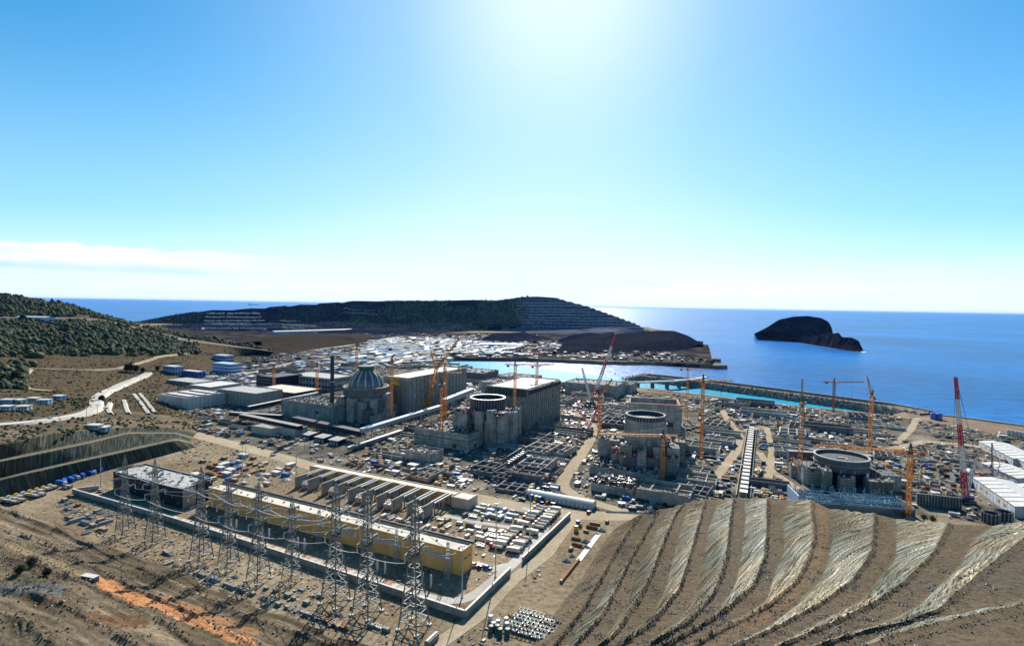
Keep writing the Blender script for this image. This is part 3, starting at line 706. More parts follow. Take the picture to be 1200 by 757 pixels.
def cut_bench(G, u0, u1, v0, v1, h, m, seed=0):
    n = max(6, int((u1-u0)/4)); pts = resample(np.array([find(G, u0+(u1-u0)*i/n, v0+(v1-v0)*i/n) for i in range(n+1)]), n*3); b_ = MB(); r_ = np.random.default_rng(seed)
    for p, e in zip(pts[:-1], pts[1:]):
        if r_.random() < .9: k_ = h*r_.uniform(.6, 1.2); b_.bar(p+[0, 0, k_/2-1], e+[0, 0, k_/2-1], 3, m, k_)
    tag(b_.build('cut_bench'), kind='structure')
for i, v in enumerate((365.5, 369.5, 374, 378.5, 383)): cut_bench(GA, 244-2*i, 304+2*i, v, v+.3, 9, 'roof_pale' if i % 2 else 'white', i)
for i, v in enumerate((374, 378.5, 383)): cut_bench(GA, 330-i, 352+3*i, v, v+.2, 8, 'roof_pale', 20+i)
for i, v in enumerate((360, 364)): cut_bench(GA, 404-3*i, 436+6*i, v, v+2, 6, 'roof_grey', 30+i)
for i in range(9): cut_bench(GB, 603+.8*i, 672+11*i, 352.5+3.4*i, 353.5+3.5*i, 5.5, 'roof_grey', 40+i)
cut_bench(GB, 600, 613, 354, 376, 7, 'roof_pale', 60)
# ------------------------------------------------------------------ roads, yards (sheets a few mm to cm apart)
def road(name, pts, wd, z, m, close=False):
    c = [np.array(P(u, v))[:2] for u, v in pts]
    q = resample(np.c_[np.array(c), np.zeros(len(c))], max(30, len(c)*6))[:, :2]
    t = np.gradient(q, axis=0); t /= np.linalg.norm(t, axis=1)[:, None]; nn = np.c_[-t[:, 1], t[:, 0]]
    L = q+nn*wd/2; Rr = q-nn*wd/2; n = len(q)
    b = MB(); b.raw([(*p, z) for p in L]+[(*p, z) for p in Rr], [(n+i, n+i+1, i+1, i) for i in range(n-1)], m)
    o = b.build(name); occ_line([*q], wd*.9); return tag(o, kind='structure')
yard = [(150, 487), (250, 511), (330, 533), (420, 556), (560, 577), (700, 602), (760, 612), (960, 600), (1100, 605), (1300, 640), (1390, 545), (1200, 512), (1060, 490), (830, 466), (640, 449), (545, 436), (380, 404), (250, 420), (190, 440)]
sheet('construction_yard', px(yard), .02, 'yard_dirt')
sheet('substation_yard', px([(86, 577), (545, 719), (666, 604), (630, 588), (470, 566), (300, 528), (230, 520)]), .03, 'dirt')
sheet('sand_flat', px([(1062, 484), (1105, 488), (1200, 500), (1420, 531), (1420, 548), (1200, 514), (1110, 497), (1075, 496)]), .05, 'sand')
road('dirt_road', [(150, 484), (205, 503), (262, 518), (320, 533), (400, 556), (470, 570), (560, 583), (640, 601), (716, 606), (758, 603)], 17, .06, 'track')
road('dirt_road', [(735, 600), (690, 588), (655, 571), (672, 545), (690, 520), (697, 500), (672, 483)], 11, .07, 'track')
road('dirt_road', [(838, 560), (862, 530), (868, 512), (853, 492), (846, 480)], 9, .08, 'track')
road('dirt_road', [(868, 505), (898, 500), (905, 530), (900, 560)], 7, .09, 'track')
road('dirt_road', [(950, 597), (938, 575), (905, 552), (890, 530)], 7, .10, 'track')
road('dirt_road', [(1300, 560), (1140, 522), (1085, 517), (1040, 527)], 11, .11, 'track')
road('dirt_road', [(1050, 520), (1068, 503), (1074, 490), (1100, 491)], 8, .12, 'track')
road('dirt_road', [(510, 757), (560, 722), (600, 680), (640, 650), (668, 612), (690, 600)], 8, .13, 'track')
road('pale_road', [(95, 577), (150, 591), (300, 637), (420, 675), (520, 706), (546, 709), (572, 684), (600, 663), (634, 628), (644, 607), (630, 597), (612, 595)], 6.5, .14, 'pale_road')
road('pale_road', [(556, 660), (575, 667), (600, 662)], 7, .15, 'pale_road')
road('pale_road', [(520, 604), (560, 612), (592, 617), (622, 620), (632, 626)], 5, .16, 'pale_road')
road('pale_road', [(165, 441), (230, 442), (300, 436), (345, 424), (420, 424)], 12, .07, 'pale_road')
sheet('far_flat', px([(250, 424), (300, 400), (420, 390), (700, 390), (830, 404), (836, 428), (760, 423.6), (640, 420), (524, 419), (500, 410), (400, 405)]), .03, 'far_flat')
sheet('scrub_flat', px([(140, 384), (300, 388), (420, 391), (380, 405), (330, 418), (300, 432), (215, 440), (190, 430)]), .02, 'far_flat')
road('dirt_road', [(300, 418), (400, 406), (470, 394), (560, 396), (700, 412)], 18, .08, 'pale_road')
def ter_road(name, pts, wd, m, G):   # road lying on the plateau
    c = np.array([find(G, u, v) for u, v in pts]); q = resample(c, 90)
    t = np.gradient(q[:, :2], axis=0); t /= np.linalg.norm(t, axis=1)[:, None]; nn = np.c_[-t[:, 1], t[:, 0]]
    g = G.reshape(-1, 3)
    def top(p):
        d = (g[:, 0]-p[0])**2+(g[:, 1]-p[1])**2; k = np.argsort(d)[:4]; return g[k, 2].max()
    z = np.array([top(p) for p in q]); z = np.convolve(np.pad(z, 4, 'edge'), np.ones(9)/9, 'valid')+1.3
    n = len(q); b = MB(); b.raw([(*(q[i, :2]+nn[i]*wd/2), z[i]) for i in range(n)]+[(*(q[i, :2]-nn[i]*wd/2), z[i]) for i in range(n)]+
        [(*(q[i, :2]+nn[i]*(wd/2+3)), z[i]-4) for i in range(n)]+[(*(q[i, :2]-nn[i]*(wd/2+3)), z[i]-4) for i in range(n)],
        [(n+i, n+i+1, i+1, i) for i in range(n-1)]+[(i, i+1, 2*n+i+1, 2*n+i) for i in range(n-1)]+[(3*n+i, 3*n+i+1, n+i+1, n+i) for i in range(n-1)], m)
    return tag(b.build(name), kind='structure')
ter_road('pale_road', [(-40, 499), (20, 495), (60, 490), (100, 483), (113, 476), (112, 466), (125, 458), (145, 450), (162, 441), (176, 436)], 11, 'pale_road', G3)
ter_road('dirt_road', [(0, 428), (35, 430), (90, 432), (140, 430), (185, 418), (225, 411)], 7, 'track', G3)
ter_road('dirt_road', [(36, 431), (27, 448), (35, 455), (62, 457)], 6, 'track', G3)
for q_ in ([(128, 470), (127, 478), (131, 484)], [(146, 467), (149, 476), (151, 484)], [(158, 461), (166, 470), (174, 483)], [(164, 459), (172, 468), (182, 482)]): ter_road('cut_step', q_, 3.2, 'pale_road', G3)
# ------------------------------------------------------------------ generic site buildings
ROOFCL = {}
def clutter_part(root, x0, x1, y0, y1, z, n, hmax=2.2, seed=1, pal=('concrete_pale', 'white', 'dark', 'steel', 'rust', 'dark', 'concrete_dark')):
    q = random.Random(seed); b = MB()
    for _ in range(n):
        x, y = q.uniform(x0, x1), q.uniform(y0, y1); t = q.random()
        if t < .6: b.rbox((x, y, z), q.uniform(.6, 4), q.uniform(.5, 2), q.uniform(.3, hmax), q.choice([0, math.pi/2]), q.choice(pal))
        elif t < .85: b.bar((x, y, z), (x, y, z+q.uniform(1, hmax*2)), .22, q.choice(('steel', 'rust', 'dark')))
        else: b.bar((x, y, z+.4), (x+q.uniform(-5, 5), y+q.uniform(-4, 4), z+q.uniform(.4, 1.2)), .35, q.choice(pal))
    return tag(b.build('loose_formwork', root), kind='stuff')
def starters(root, x0, x1, y0, y1, z, h=2.2, step=1.6):
    b = MB(); q = random.Random(int(x1*7+z))
    for x in np.arange(x0, x1, step):
        for y in (y0+.4, y1-.4): b.bar((x, y, z), (x, y, z+h*q.uniform(.5, 1.2)), .16, 'rust')
    for y in np.arange(y0, y1, step):
        for x in (x0+.4, x1-.4): b.bar((x, y, z), (x, y, z+h*q.uniform(.5, 1.2)), .16, 'rust')
    return b.build('starter_bars', root)
def opening(root, x, z, w_, h_, side, y=0., m='dark', name='opening'):
    """recessed-looking framed opening standing 3 cm proud; side 'f' on the -y face, 'r' on the +x face"""
    b = MB()
    if side == 'f':
        b.box(x-w_/2, x+w_/2, y-.05, y-.03, z, z+h_, m)
        for a, c in ((x-w_/2-.12, x-w_/2), (x+w_/2, x+w_/2+.12)): b.box(a, c, y-.18, y-.03, z, z+h_, 'concrete_pale')
        b.box(x-w_/2-.12, x+w_/2+.12, y-.22, y-.03, z+h_, z+h_+.15, 'concrete_pale')
    else:
        b.box(y+.03, y+.05, x-w_/2, x+w_/2, z, z+h_, m)
        for a, c in ((x-w_/2-.12, x-w_/2), (x+w_/2, x+w_/2+.12)): b.box(y+.03, y+.18, a, c, z, z+h_, 'concrete_pale')
        b.box(y+.03, y+.22, x-w_/2-.12, x+w_/2+.12, z+h_, z+h_+.15, 'concrete_pale')
    return b.build(name, root)
def bldg(name, label, cat, nc, left, back, vtop, wall, roof, parapet=.8, group=None, la=None, lb=None, h=None, rows=0, wm='glass', z=0.):
    o, a, c = foot(nc, left, back, z); a = la or a; c = lb or c; h = h or hgt(nc, vtop, z)
    t = thing(name, label, cat, o, TH, group); occ(o, -a, 0, 0, c)
    MB().box(-a, 0, 0, c, -.5, h, wall, roof).build('wall', t)
    if parapet:
        b = MB(); k = .5
        b.box(-a-.1, .1, -.1, k, h+.004, h+parapet, wall, roof).box(-a-.1, .1, c-k, c+.1, h+.004, h+parapet, wall, roof)
        b.box(-a-.1, -a+k, k+.01, c-k-.01, h+.004, h+parapet, wall, roof).box(-k, .1, k+.01, c-k-.01, h+.004, h+parapet, wall, roof); b.build('parapet', t)
    if rows:
        nf = min(14, max(2, int(a/6))); nr = min(10, max(1, int(c/6)))
        for r_ in range(rows):
            zz = h*(r_+.35)/rows; hh = h/rows*.42
            for i in range(nf): opening(t, -a+a*(i+.5)/nf, zz, a/nf*.6, hh, 'f', 0, wm, 'window')
            for i in range(nr): opening(t, c*(i+.5)/nr, zz, c/nr*.6, hh, 'r', 0, wm, 'window')
    return t, a, c, h
# --- yellow switchgear building
t, a, c, h = bldg('switchgear_building', 'long yellow panelled hall with flat pale roof behind the lattice pylons', 'building', (541, 675), (241, 594), (554, 665), 647, 'yellow', 'roof_pale', .7)
LY, HY, OY = a, h, P(541, 675)
for i in range(6):
    x1 = -a*(.03+.165*i); x0 = x1-a*.085; b = MB()
    b.box(x0, x1, -.10, -.03, h*.53, h*.72, 'steel')
    for k in range(9): b.box(x0, x1, -.28, -.11, h*(.535+.021*k), h*(.535+.021*k)+.2, 'white')
    for k in range(9): b.box(x0+(x1-x0)*k/8-.08, x0+(x1-x0)*k/8+.08, -.34, -.29, h*.53, h*.72, 'white')
    b.build('louvre', t)
    for k in (-1.7, 1.7): MB().box(x0-a*.028+k-.9, x0-a*.028+k+.9, -.09, -.03, h*.52, h*.57, 'dark').build('vent', t)
for i in range(26):
    x = -a*(i+.5)/26; MB().box(x-.5, x+.5, c*.3+(i*7 % 3)*1.2, c*.3+(i*7 % 3)*1.2+.8, h+.01, h+.9, 'steel', 'white').build('roof_vent', t)
MB().box(.03, .12, c*.2, c*.5, h*.62, h*.68, 'dark').build('vent', t); MB().box(.03, .12, c*.6, c*.8, h*.62, h*.68, 'dark').build('vent', t)
MB().box(-a-.2, .2, c+.12, c+1.1, h+.02, h+1.6, 'dark').build('roof_edge', t)
# bushings in front of it
nb = 0
for grp in range(7):
    for j in range(3):
        x = -LY*(.035+.142*grp)-j*5.2; y = -9.5-(j % 2)*.3
        p = OY+AX*x+BX*(y-9); q = thing('bushing_post', 'pale insulator column standing in a row before the yellow hall', 'insulator', p, TH, 'insulator columns before the yellow hall')
        MB().box(-.7, .7, -.7, .7, -.2, .7, 'concrete_pale').build('plinth', q)
        b = MB(); b.lathe((0, 0), [(.45, .7)]+[(.62 if k % 2 else .42, 1.2+k*.32) for k in range(18)]+[(.3, 7.2), (0, 7.3)], 10, 'white'); b.build('insulator', q)
for k, x in enumerate((-6, -LY*.19, -LY*.47)):
    p = OY+AX*x+BX*-5.0; q = thing('gantry_mast', ('slim lattice mast by the right end of the yellow hall', 'slim lattice mast before the yellow hall, second from its right end', 'slim lattice mast before the middle of the yellow hall')[k], 'mast', p, TH)
    MB().lat((0, 0, 0), (0, 0, 20), 2.6, 1.0, 9, .18, 'galvanised').build('lattice', q)
    MB().bar((0, 0, 20), (0, 0, 25), .15, 'galvanised').build('spike', q)
    MB().box(-1.6, 1.6, -1.6, 1.6, -.2, .5, 'concrete_pale').build('footing', q)
# cable trench covers: striped precast slabs along the wall
b = MB()
for i in range(44):
    x = -LY*1.05+i*(LY*1.02)/44; b.box(x, x+2.7, -27.5, -23.5, 0, .35, 'terracotta' if i % 3 == 0 else 'beige')
o = b.build('cable_trench', None, OY); o.rotation_euler[2] = TH; tag(o, 'row of beige precast covers over a cable trench before the yellow hall', 'trench')
# --- dark building
t, a, c, h = bldg('control_building', 'dark unfinished block with grey roof at the left end of the yellow hall', 'building', (212, 596), (133, 573), (246, 583), 574, 'dark_blue', 'roof_grey', .9)
for i in range(13):
    for k in range(3): MB().box(-a+a*(i+.5)/13-.5, -a+a*(i+.5)/13+.5, -.1, -.03, h*(.2+.27*k), h*(.2+.27*k)+1.4, 'concrete_pale' if (i+k) % 4 == 0 else 'glass').build('window', t)
b = MB()
for k in range(9): b.box(.03, .3, c*.05+k*c*.045, c*.05+k*c*.045+.7, 0, h, 'galvanised')
b.build('cladding', t); clutter_part(t, -a+1, -1, 1, c-1, h, 70, .9, 3)
b = MB(); b.bar((-a*.05, -10, 0), (-a*.05, -10, 9), .2, 'steel').bar((-a*.3, -8, 0), (-a*.3, -8, 9), .2, 'steel'); b.build('post', t)
# --- rear yellow building with annex, and the firewalls of the transformer bays
t, a, c, h = bldg('relay_building', 'long narrow yellow building with pale roof behind the transformer firewalls', 'building', (533, 592), (372, 553), (540, 588), 580, 'yellow', 'roof_pale', .5)
LR, OR = a, P(533, 592)
bldg('annex', 'small beige flat roofed annex at the right end of the narrow yellow building', 'building', (549, 598), (530, 593), (558, 591), 586, 'beige', 'roof_pale', .4)
nw = [(346, 572), (361, 575.5), (377, 580), (392, 583.5), (408, 588), (424, 592), (441, 596), (459, 600.5), (477, 605), (495, 609)]
for i, (u, v) in enumerate(nw):
    p = P(u, v); q = thing('firewall', 'tall pale concrete firewall slab standing between the two yellow buildings', 'firewall', p, TH, 'firewalls of the transformer bays'); occ(p, -.6, .6, 0, 11, 1)
    MB().box(-.6, .6, 0, 11.5, -.3, 9.2, 'concrete_pale').build('slab', q)
    d = abs((OR-p)@BX)
    b = MB()
    for k in (-1.6, 1.6): b.box(k-.45, k+.45, 12.0, d-1, 7.6, 8.6, 'white')
    for yy in (12.5, (12+d)/2, d-2):
        for k in (-1.6, 1.6): b.box(k-.4, k+.4, yy-.4, yy+.4, -.3, 7.6, 'concrete_pale')
    b.build('beam', q)
    if i < 9 and i % 2 == 0:
        p2 = p+AX*7.5+BX*5; w_ = thing('transformer', 'grey transformer standing in a bay between two concrete firewalls', 'transformer', p2, TH, 'transformers in the bays'); occ(p2, -3, 3, -4, 4)
        MB().box(-2.2, 2.2, -3.6, 3.6, .6, 4.2, 'steel').build('tank', w_)
        b = MB()
        for k in range(7): b.box(2.25, 3.3, -3+k*.95, -2.6+k*.95, 1, 4, 'galvanised')
        b.build('radiator', w_)
        b = MB()
        for k in (-2, 0, 2): b.lathe((0, k), [(.35, 4.2), (.2, 5.6), (.28, 5.7), (.1, 6.6)], 8, 'white')
        b.build('bushing', w_); MB().hcyl((-1.2, -3, 5.4), (-1.2, 3, 5.4), .55, 10, 'steel').build('conservator', w_)
# --- perimeter wall
def wall_line(name, label, cat, pts, h_, th, m, cap=None, post=0):
    c = [np.array(P(u, v)) for u, v in pts]; b = MB(); cp_ = MB()
    for p, q in zip(c[:-1], c[1:]):
        d = (q-p)/np.linalg.norm(q-p); L = np.linalg.norm(q-p); n = max(1, int(L/6))
        for k in range(n):
            e, f = p+d*L*k/n, p+d*(L*(k+1)/n-.06); b.bar(e+[0, 0, h_/2-.2], f+[0, 0, h_/2-.2], th, m, h_+.4)
            cp_.bar(e+[0, 0, h_+.12], f+[0, 0, h_+.12], th+.35, cap or m, .24)
    o = thing(name, label, cat, c[0]); w1 = b.build('panel', o); w1.location = -c[0]
    w2 = cp_.build('coping', o); w2.location = -c[0]; occ_line(c, 3); return o
wall_line('perimeter_wall', 'long pale concrete wall along the pylon side of the substation yard', 'wall', [(116, 574), (85, 578), (190, 608.5), (300, 643.5), (420, 683), (545, 724), (598, 672)], 3.6, .7, 'concrete_pale', 'white')
wall_line('perimeter_wall', 'shorter concrete wall behind the rows of parked trucks', 'wall', [(612, 660), (668, 606)], 3.6, .7, 'concrete_pale', 'white')
# --- long tent hall on the dirt road
o_, a, c = foot((694, 598), (620, 580), (699, 594.5)); t = thing('storage_tent', 'long white vaulted storage hall beside the dirt road', 'hall', o_, TH); occ(o_, -a, 0, 0, c)
hh = 5.0; b = MB(); n = 9; w_ = max(c, 10)
prof = [(w_*i/n, 3.4+2.2*math.sin(math.pi*i/n)) for i in range(n+1)]
vs = [(x, y, z) for x in (-a, 0) for y, z in prof]; b.raw(vs, [(i, n+1+i, n+2+i, i+1) for i in range(n)], 'white'); b.build('roof', t)
b = MB(); b.box(-a, 0, 0, .3, -.3, 3.4, 'steel').box(-a, 0, w_-.3, w_, -.3, 3.4, 'steel')
for x in (-.15, -a+.15): b.raw([(x, y, z) for y, z in prof]+[(x, w_, -.3), (x, 0, -.3)], [tuple(range(n+3))], 'white')
b.build('wall', t)
for i in range(16): MB().box(-a+a*(i+.2)/16, -a+a*(i+.75)/16, -.08, -.03, .3, 2.9, 'white' if i > 4 else 'dark').build('panel', t)
def surround(root, r0, r1, fmax, z, seed, n=16, skip=None):
    q = random.Random(seed)
    for i in range(n):
        an = 2*math.pi*i/n+q.uniform(-.1, .1); rr_ = q.uniform(r0+4, r1); w_, d_ = q.uniform(6, 12), q.uniform(6, 11); x, y = rr_*math.cos(an), rr_*math.sin(an); h_ = z*q.uniform(.28, fmax)
        o = MB().box(x-w_/2, x+w_/2, y-d_/2, y+d_/2, -.5, h_, q.choice(('concrete', 'concrete', 'concrete_green', 'concrete_dark')), q.choice(('concrete_dark', 'concrete_pale'))).build('side_block', root)
        b = MB()
        for _ in range(10):
            xx, yy = x+q.uniform(-w_/2, w_/2), y+q.uniform(-d_/2, d_/2)
            if q.random() < .5: b.rbox((xx, yy, h_), q.uniform(.8, 3), q.uniform(.6, 1.6), q.uniform(.4, 2.6), q.choice((0, 1.57)), q.choice(('concrete_pale', 'dark', 'steel', 'white', 'rust', 'dark')))
            else: b.bar((xx, yy, h_), (xx, yy, h_+q.uniform(1.5, 4.5)), .25, q.choice(('rust', 'steel', 'dark')))
        tag(b.build('loose_formwork', o), kind='stuff')
        if q.random() < .6:
            b = MB(); n_ = int(h_/2.2)
            for k in range(n_):
                for sx in (-w_/2+.5, 0, w_/2-.5): b.bar((x+sx, y-d_/2-1.2, k*2.2), (x+sx, y-d_/2-1.2, k*2.2+2.2), .18, 'steel')
                b.box(x-w_/2+.3, x+w_/2-.3, y-d_/2-1.6, y-d_/2-.3, k*2.2+2.05, k*2.2+2.2, 'timber'); b.bar((x-w_/2+.5, y-d_/2-1.2, k*2.2), (x+w_/2-.5, y-d_/2-1.2, k*2.2+2.2), .14, 'steel')
            b.build('scaffolding', o)
# ------------------------------------------------------------------ reactor unit 1
c1 = P(429, 489); t = thing('reactor_building', 'reactor building under a ribbed grey dome with dark green cap', 'reactor building', c1, TH); occ(c1, -32, 32, -32, 32)
z1 = hgt((429, 489), 452)
MB().cyl((0, 0), 25, 25, -.5, z1-11, 48, 'concrete').build('containment_wall', t)
b = MB(); b.ring((0, 0), 29, 18, z1-11, z1-1, 48, 'concrete_dark').ring((0, 0), 30, 27, z1-1, z1+.2, 48, 'concrete_pale')
for i in range(48): b.bar((29.9*math.cos(i*.1309), 29.9*math.sin(i*.1309), z1), (29.9*math.cos(i*.1309), 29.9*math.sin(i*.1309), z1+2.4), .25, 'rust')
b.build('ring_gallery', t)
prof = [(21.5*math.cos(x), z1-1+23*math.sin(x)) for x in np.linspace(0, 1.15, 12)]
DM = MB().lathe((0, 0), prof, 48, 'liner').build('dome', t)
for k in range(14):
    b = MB(); an = k*2*math.pi/14
    for (r0, za), (r1, zb) in zip(prof[:-1], prof[1:]):
        b.bar(((r0+.5)*math.cos(an), (r0+.5)*math.sin(an), za), ((r1+.5)*math.cos(an), (r1+.5)*math.sin(an), zb), 1.3, 'roof_pale')
    b.build('dome_rib', DM)
b = MB(); b.cyl((0, 0), 9, 11, z1+19.5, z1+24, 24, 'green_steel').cyl((0, 0), 11.4, 10.8, z1+24, z1+26.5, 24, 'green_steel'); b.build('dome_cap', DM)
for k, (x, y, w_, d_, f) in enumerate([(4, -30, 11, 8, .72), (17, -27, 9, 8, .62), (-12, -28, 9, 8, .6), (28, -14, 9, 12, .7), (31, 4, 9, 12, .82), (-28, -10, 10, 14, .66)]):
    MB().box(x-w_/2, x+w_/2, y-d_/2, y+d_/2, -.5, z1*f, 'concrete', 'concrete_pale').build('buttress', t)
surround(t, 22, 36, .72, z1, 51)
# its concrete auxiliary block
t, a, c, h = bldg('auxiliary_building', 'broad grey concrete block in front of the domed reactor building', 'building', (391, 496), (343, 484), (423, 487), 478, 'concrete_green', 'concrete_dark', 2.2)
clutter_part(t, -a+2, -2, 2, c-2, h, 260, 2.6, 8); opening(t, -a*.3, h*.45, 5, 4, 'f'); opening(t, c*.4, h*.35, 6, 5, 'r'); opening(t, c*.75, h*.6, 4, 3, 'r')
t, a, c, h = bldg('service_block', 'low pale concrete block stepping out between the domed reactor and pipe bridges', 'building', (437, 497), (427, 494), (458, 489), 488, 'concrete', 'concrete_pale', .8); clutter_part(t, -a+1, -1, 1, c-1, h, 40, 3, 9)
p = P(389, 495.5); t = thing('vent_stack', 'tall black vent stack in front of the grey auxiliary block', 'chimney', p, TH); hh = hgt((389, 495.5), 416)
MB().cyl((0, 0), 2.5, 2.3, hh*.27, hh, 16, 'dark').build('flue', t); MB().lat((0, 0, 0), (0, 0, hh*.3), 6.2, 5.6, 5, .6, 'galvanised').build('support_frame', t)
b = MB(); b.ring((0, 0), 3.1, 2.4, hh-.8, hh+.2, 16, 'steel').ring((0, 0), 3.1, 2.4, hh*.6, hh*.61, 16, 'steel'); b.build('collar', t); occ(p, -4, 4, -4, 4)
# turbine hall 1
def turbine_hall(label, nc, left, back, vtop, face, roof, cols=True):
    t, a, c, h = bldg('turbine_hall', label, 'turbine hall', nc, left, back, vtop, face, roof, 1.2)
    b = MB(); n = 16
    for i in range(n+1): b.box(.03, 1.3, c*i/n-.7 if i else 0, c*i/n+.7 if i < n else c, 0, h*.985, 'concrete_pale')
    for k in range(5): b.box(.03, .9, .0, c, h*(.18+.18*k), h*(.18+.18*k)+.9, 'concrete_pale')
    b.build('frame', t)
    b = MB()
    for i in range(8): b.box(-a+a*(i+.5)/8-1.2, -a+a*(i+.5)/8+1.2, -1.4, -.03, 0, h*.9, 'concrete_pale')
    b.build('column', t)
    return t, a, c, h
t, a, c, h = turbine_hall('tall turbine hall with flat cream roof beside the domed reactor', (478, 486), (458, 480), (524, 465), 444, 'concrete', 'roof_pale')
p = P(466, 484)+np.array([0, 0, 0]); q = thing('roof_crane', 'yellow steel carriage on the wall of the cream roofed turbine hall', 'crane', p-BX*6, TH); z0 = hgt((466, 484), 450)
b = MB(); b.box(-9, 9, -3, 3, z0, z0+1.6, 'yellow_paint').box(-7, 7, -2.4, 2.4, z0+1.6, z0+4.2, 'yellow_paint'); b.build('carriage', q)
for x in (-7.5, 7.5):
    for y in (-2.2, 2.2): MB().bar((x, y, 0), (x, y, z0), .8, 'steel').build('leg', q)
MB().lat((0, 0, z0+4), (6, 0, z0+11), 1.6, 1.2, 5, .3, 'yellow_paint').build('jib', q)
# ------------------------------------------------------------------ reactor unit 2
c2 = P(571, 513); t = thing('reactor_building', 'unfinished reactor building with dark open ring, before the hall with striped cladding', 'reactor building', c2, TH); occ(c2, -30, 34, -30, 30)
z2 = hgt((571, 513), 466)
MB().cyl((0, 0), 23, 23, -.5, z2-12, 48, 'concrete').build('containment_wall', t)
b = MB(); b.ring((0, 0), 20, 18.6, z2-13, z2, 48, 'dark').ring((0, 0), 20.6, 18.3, z2, z2+.9, 48, 'steel')
for i in range(36): b.bar((20.2*math.cos(i*.1745), 20.2*math.sin(i*.1745), z2-12), (20.2*math.cos(i*.1745), 20.2*math.sin(i*.1745), z2+1.5), .4, 'steel')
b.build('liner_ring', t)
b = MB(); b.cyl((0, 0), 18.5, 18.5, z2-14, z2-12, 36, 'concrete_dark'); b.build('inner_deck', t)
for k, (x, y, w_, d_, f) in enumerate([(8, -30, 9, 9, .80), (20, -27, 8, 9, .84), (29, -18, 9, 10, .78), (33, -4, 9, 12, .74), (-14, -27, 12, 10, .7), (-29, -8, 10, 16, .72)]):
    MB().box(x-w_/2, x+w_/2, y-d_/2, y+d_/2, -.5, z2*f, 'concrete', 'concrete_dark').build('buttress', t)
surround(t, 20, 36, .8, z2, 52, 18); clutter_part(t, -30, 34, -32, -20, z2*.72, 120, 4, 11, ('concrete_pale', 'dark', 'steel', 'pink', 'dark', 'rust', 'concrete_dark'))
t, a, c, h = bldg('auxiliary_building', 'grey concrete block with cluttered open top in front of the dark ring reactor', 'building', (549, 529), (491, 517), (579, 513), 512, 'concrete_green', 'concrete_dark', 2.0)
clutter_part(t, -a+2, -2, 2, c-2, h, 340, 3.2, 12); starters(t, -a, 0, 0, c, h+2)
opening(t, -a*.25, h*.1, 5, 4, 'f'); opening(t, c*.2, h*.1, 4, 4, 'r'); opening(t, c*.5, h*.4, 4, 3, 'r'); b = MB(); b.box(-a-.1, .15, -.25, -.03, h*.62, h*.68, 'concrete_dark').box(.03, .25, -.2, c, h*.62, h*.68, 'concrete_dark'); b.build('ledge', t)
t, a, c, h = bldg('annex', 'small open concrete box beside the dirt road, left of the trench rows', 'building', (504, 545), (477, 539), (519, 538), 534, 'concrete', 'concrete_dark', 1.6); clutter_part(t, -a+1, -1, 1, c-1, h, 70, 2.0, 14); starters(t, -a, 0, 0, c, h+1.5, 1.5, 2)
t, a, c, h = turbine_hall('tall turbine hall with flat cream roof and dark striped cladding band', (617, 506), (577, 497), (646, 487), 457, 'concrete', 'roof_pale')
b = MB()
for i in range(22): b.box(-a+a*i/22+.3, -a+a*(i+1)/22-.3, -1.9, -1.42, h*.82, h*.995, 'dark' if i % 2 else 'green_steel')
for i in range(16): b.box(1.35, 1.7, c*i/16+.3, c*(i+1)/16-.3, h*.88, h*.995, 'dark_blue')
b.build('cladding', t)
# ------------------------------------------------------------------ reactor unit 3
c3 = P(755, 546); t = thing('reactor_building', 'unfinished reactor building with dark ring in front of the roofless hall', 'reactor building', c3, TH+R(14)); occ(c3, -28, 28, -28, 28)
z3 = hgt((755, 546), 485)
MB().cyl((0, 0), 19.5, 19.5, -.5, z3-4, 48, 'concrete').build('containment_wall', t)
b = MB(); b.ring((0, 0), 18.6, 17, z3-7, z3, 48, 'dark').ring((0, 0), 20.2, 19.5, z3-8.5, z3-8, 48, 'steel')
for i in range(40): b.bar((18.8*math.cos(i*.157), 18.8*math.sin(i*.157), z3-6), (18.8*math.cos(i*.157), 18.8*math.sin(i*.157), z3+1.2), .35, 'steel')
b.build('liner_ring', t); MB().cyl((0, 0), 16.9, 16.9, z3-9, z3-6, 36, 'liner').build('inner_deck', t)
b = MB(); b.box(-30, -19, -22, 6, -.5, z3*.42, 'concrete', 'concrete_dark').box(19, 30, -24, -6, -.5, z3*.5, 'concrete', 'concrete_dark').box(-18, 18, -32, -26, -.5, z3*.32, 'concrete_dark', 'concrete_pale'); b.build('buttress', t)
surround(t, 18, 33, .55, z3, 53, 15); clutter_part(t, -28, 28, -30, -20, z3*.34, 130, 4, 15, ('concrete_pale', 'dark', 'steel', 'pink', 'dark', 'rust')); starters(t, -30, 30, -24, -5, z3*.42, 5, 2.2)
o_, a, c = foot((797, 530), (741, 519), (806, 517)); h = hgt((797, 530), 475); t = thing('turbine_hall', 'roofless grey concrete turbine hall beside the turquoise basin', 'turbine hall', o_, TH+R(14)); occ(o_, -a, 0, 0, c+20)
lb_ = 46; b = MB(); th_ = 2.0
b.box(-a, 0, 0, th_, -.5, h, 'concrete', 'terracotta').box(-a, 0, lb_-th_, lb_, -.5, h*.98, 'concrete', 'concrete_pale').box(-a, -a+th_, th_+.01, lb_-th_-.01, -.5, h*.97, 'concrete', 'concrete_pale').box(-th_, 0, th_+.01, lb_-th_-.01, -.5, h*.99, 'concrete', 'terracotta')
b.build('wall', t); MB().box(-a+th_, -th_, th_, lb_-th_, h*.45, h*.5, 'concrete_dark').build('floor_slab', t)
b = MB()
for i in range(9): b.box(-a+a*(i+.5)/9-.8, -a+a*(i+.5)/9+.8, lb_-th_-1.2, lb_-th_-.02, h*.5, h*.96, 'concrete')
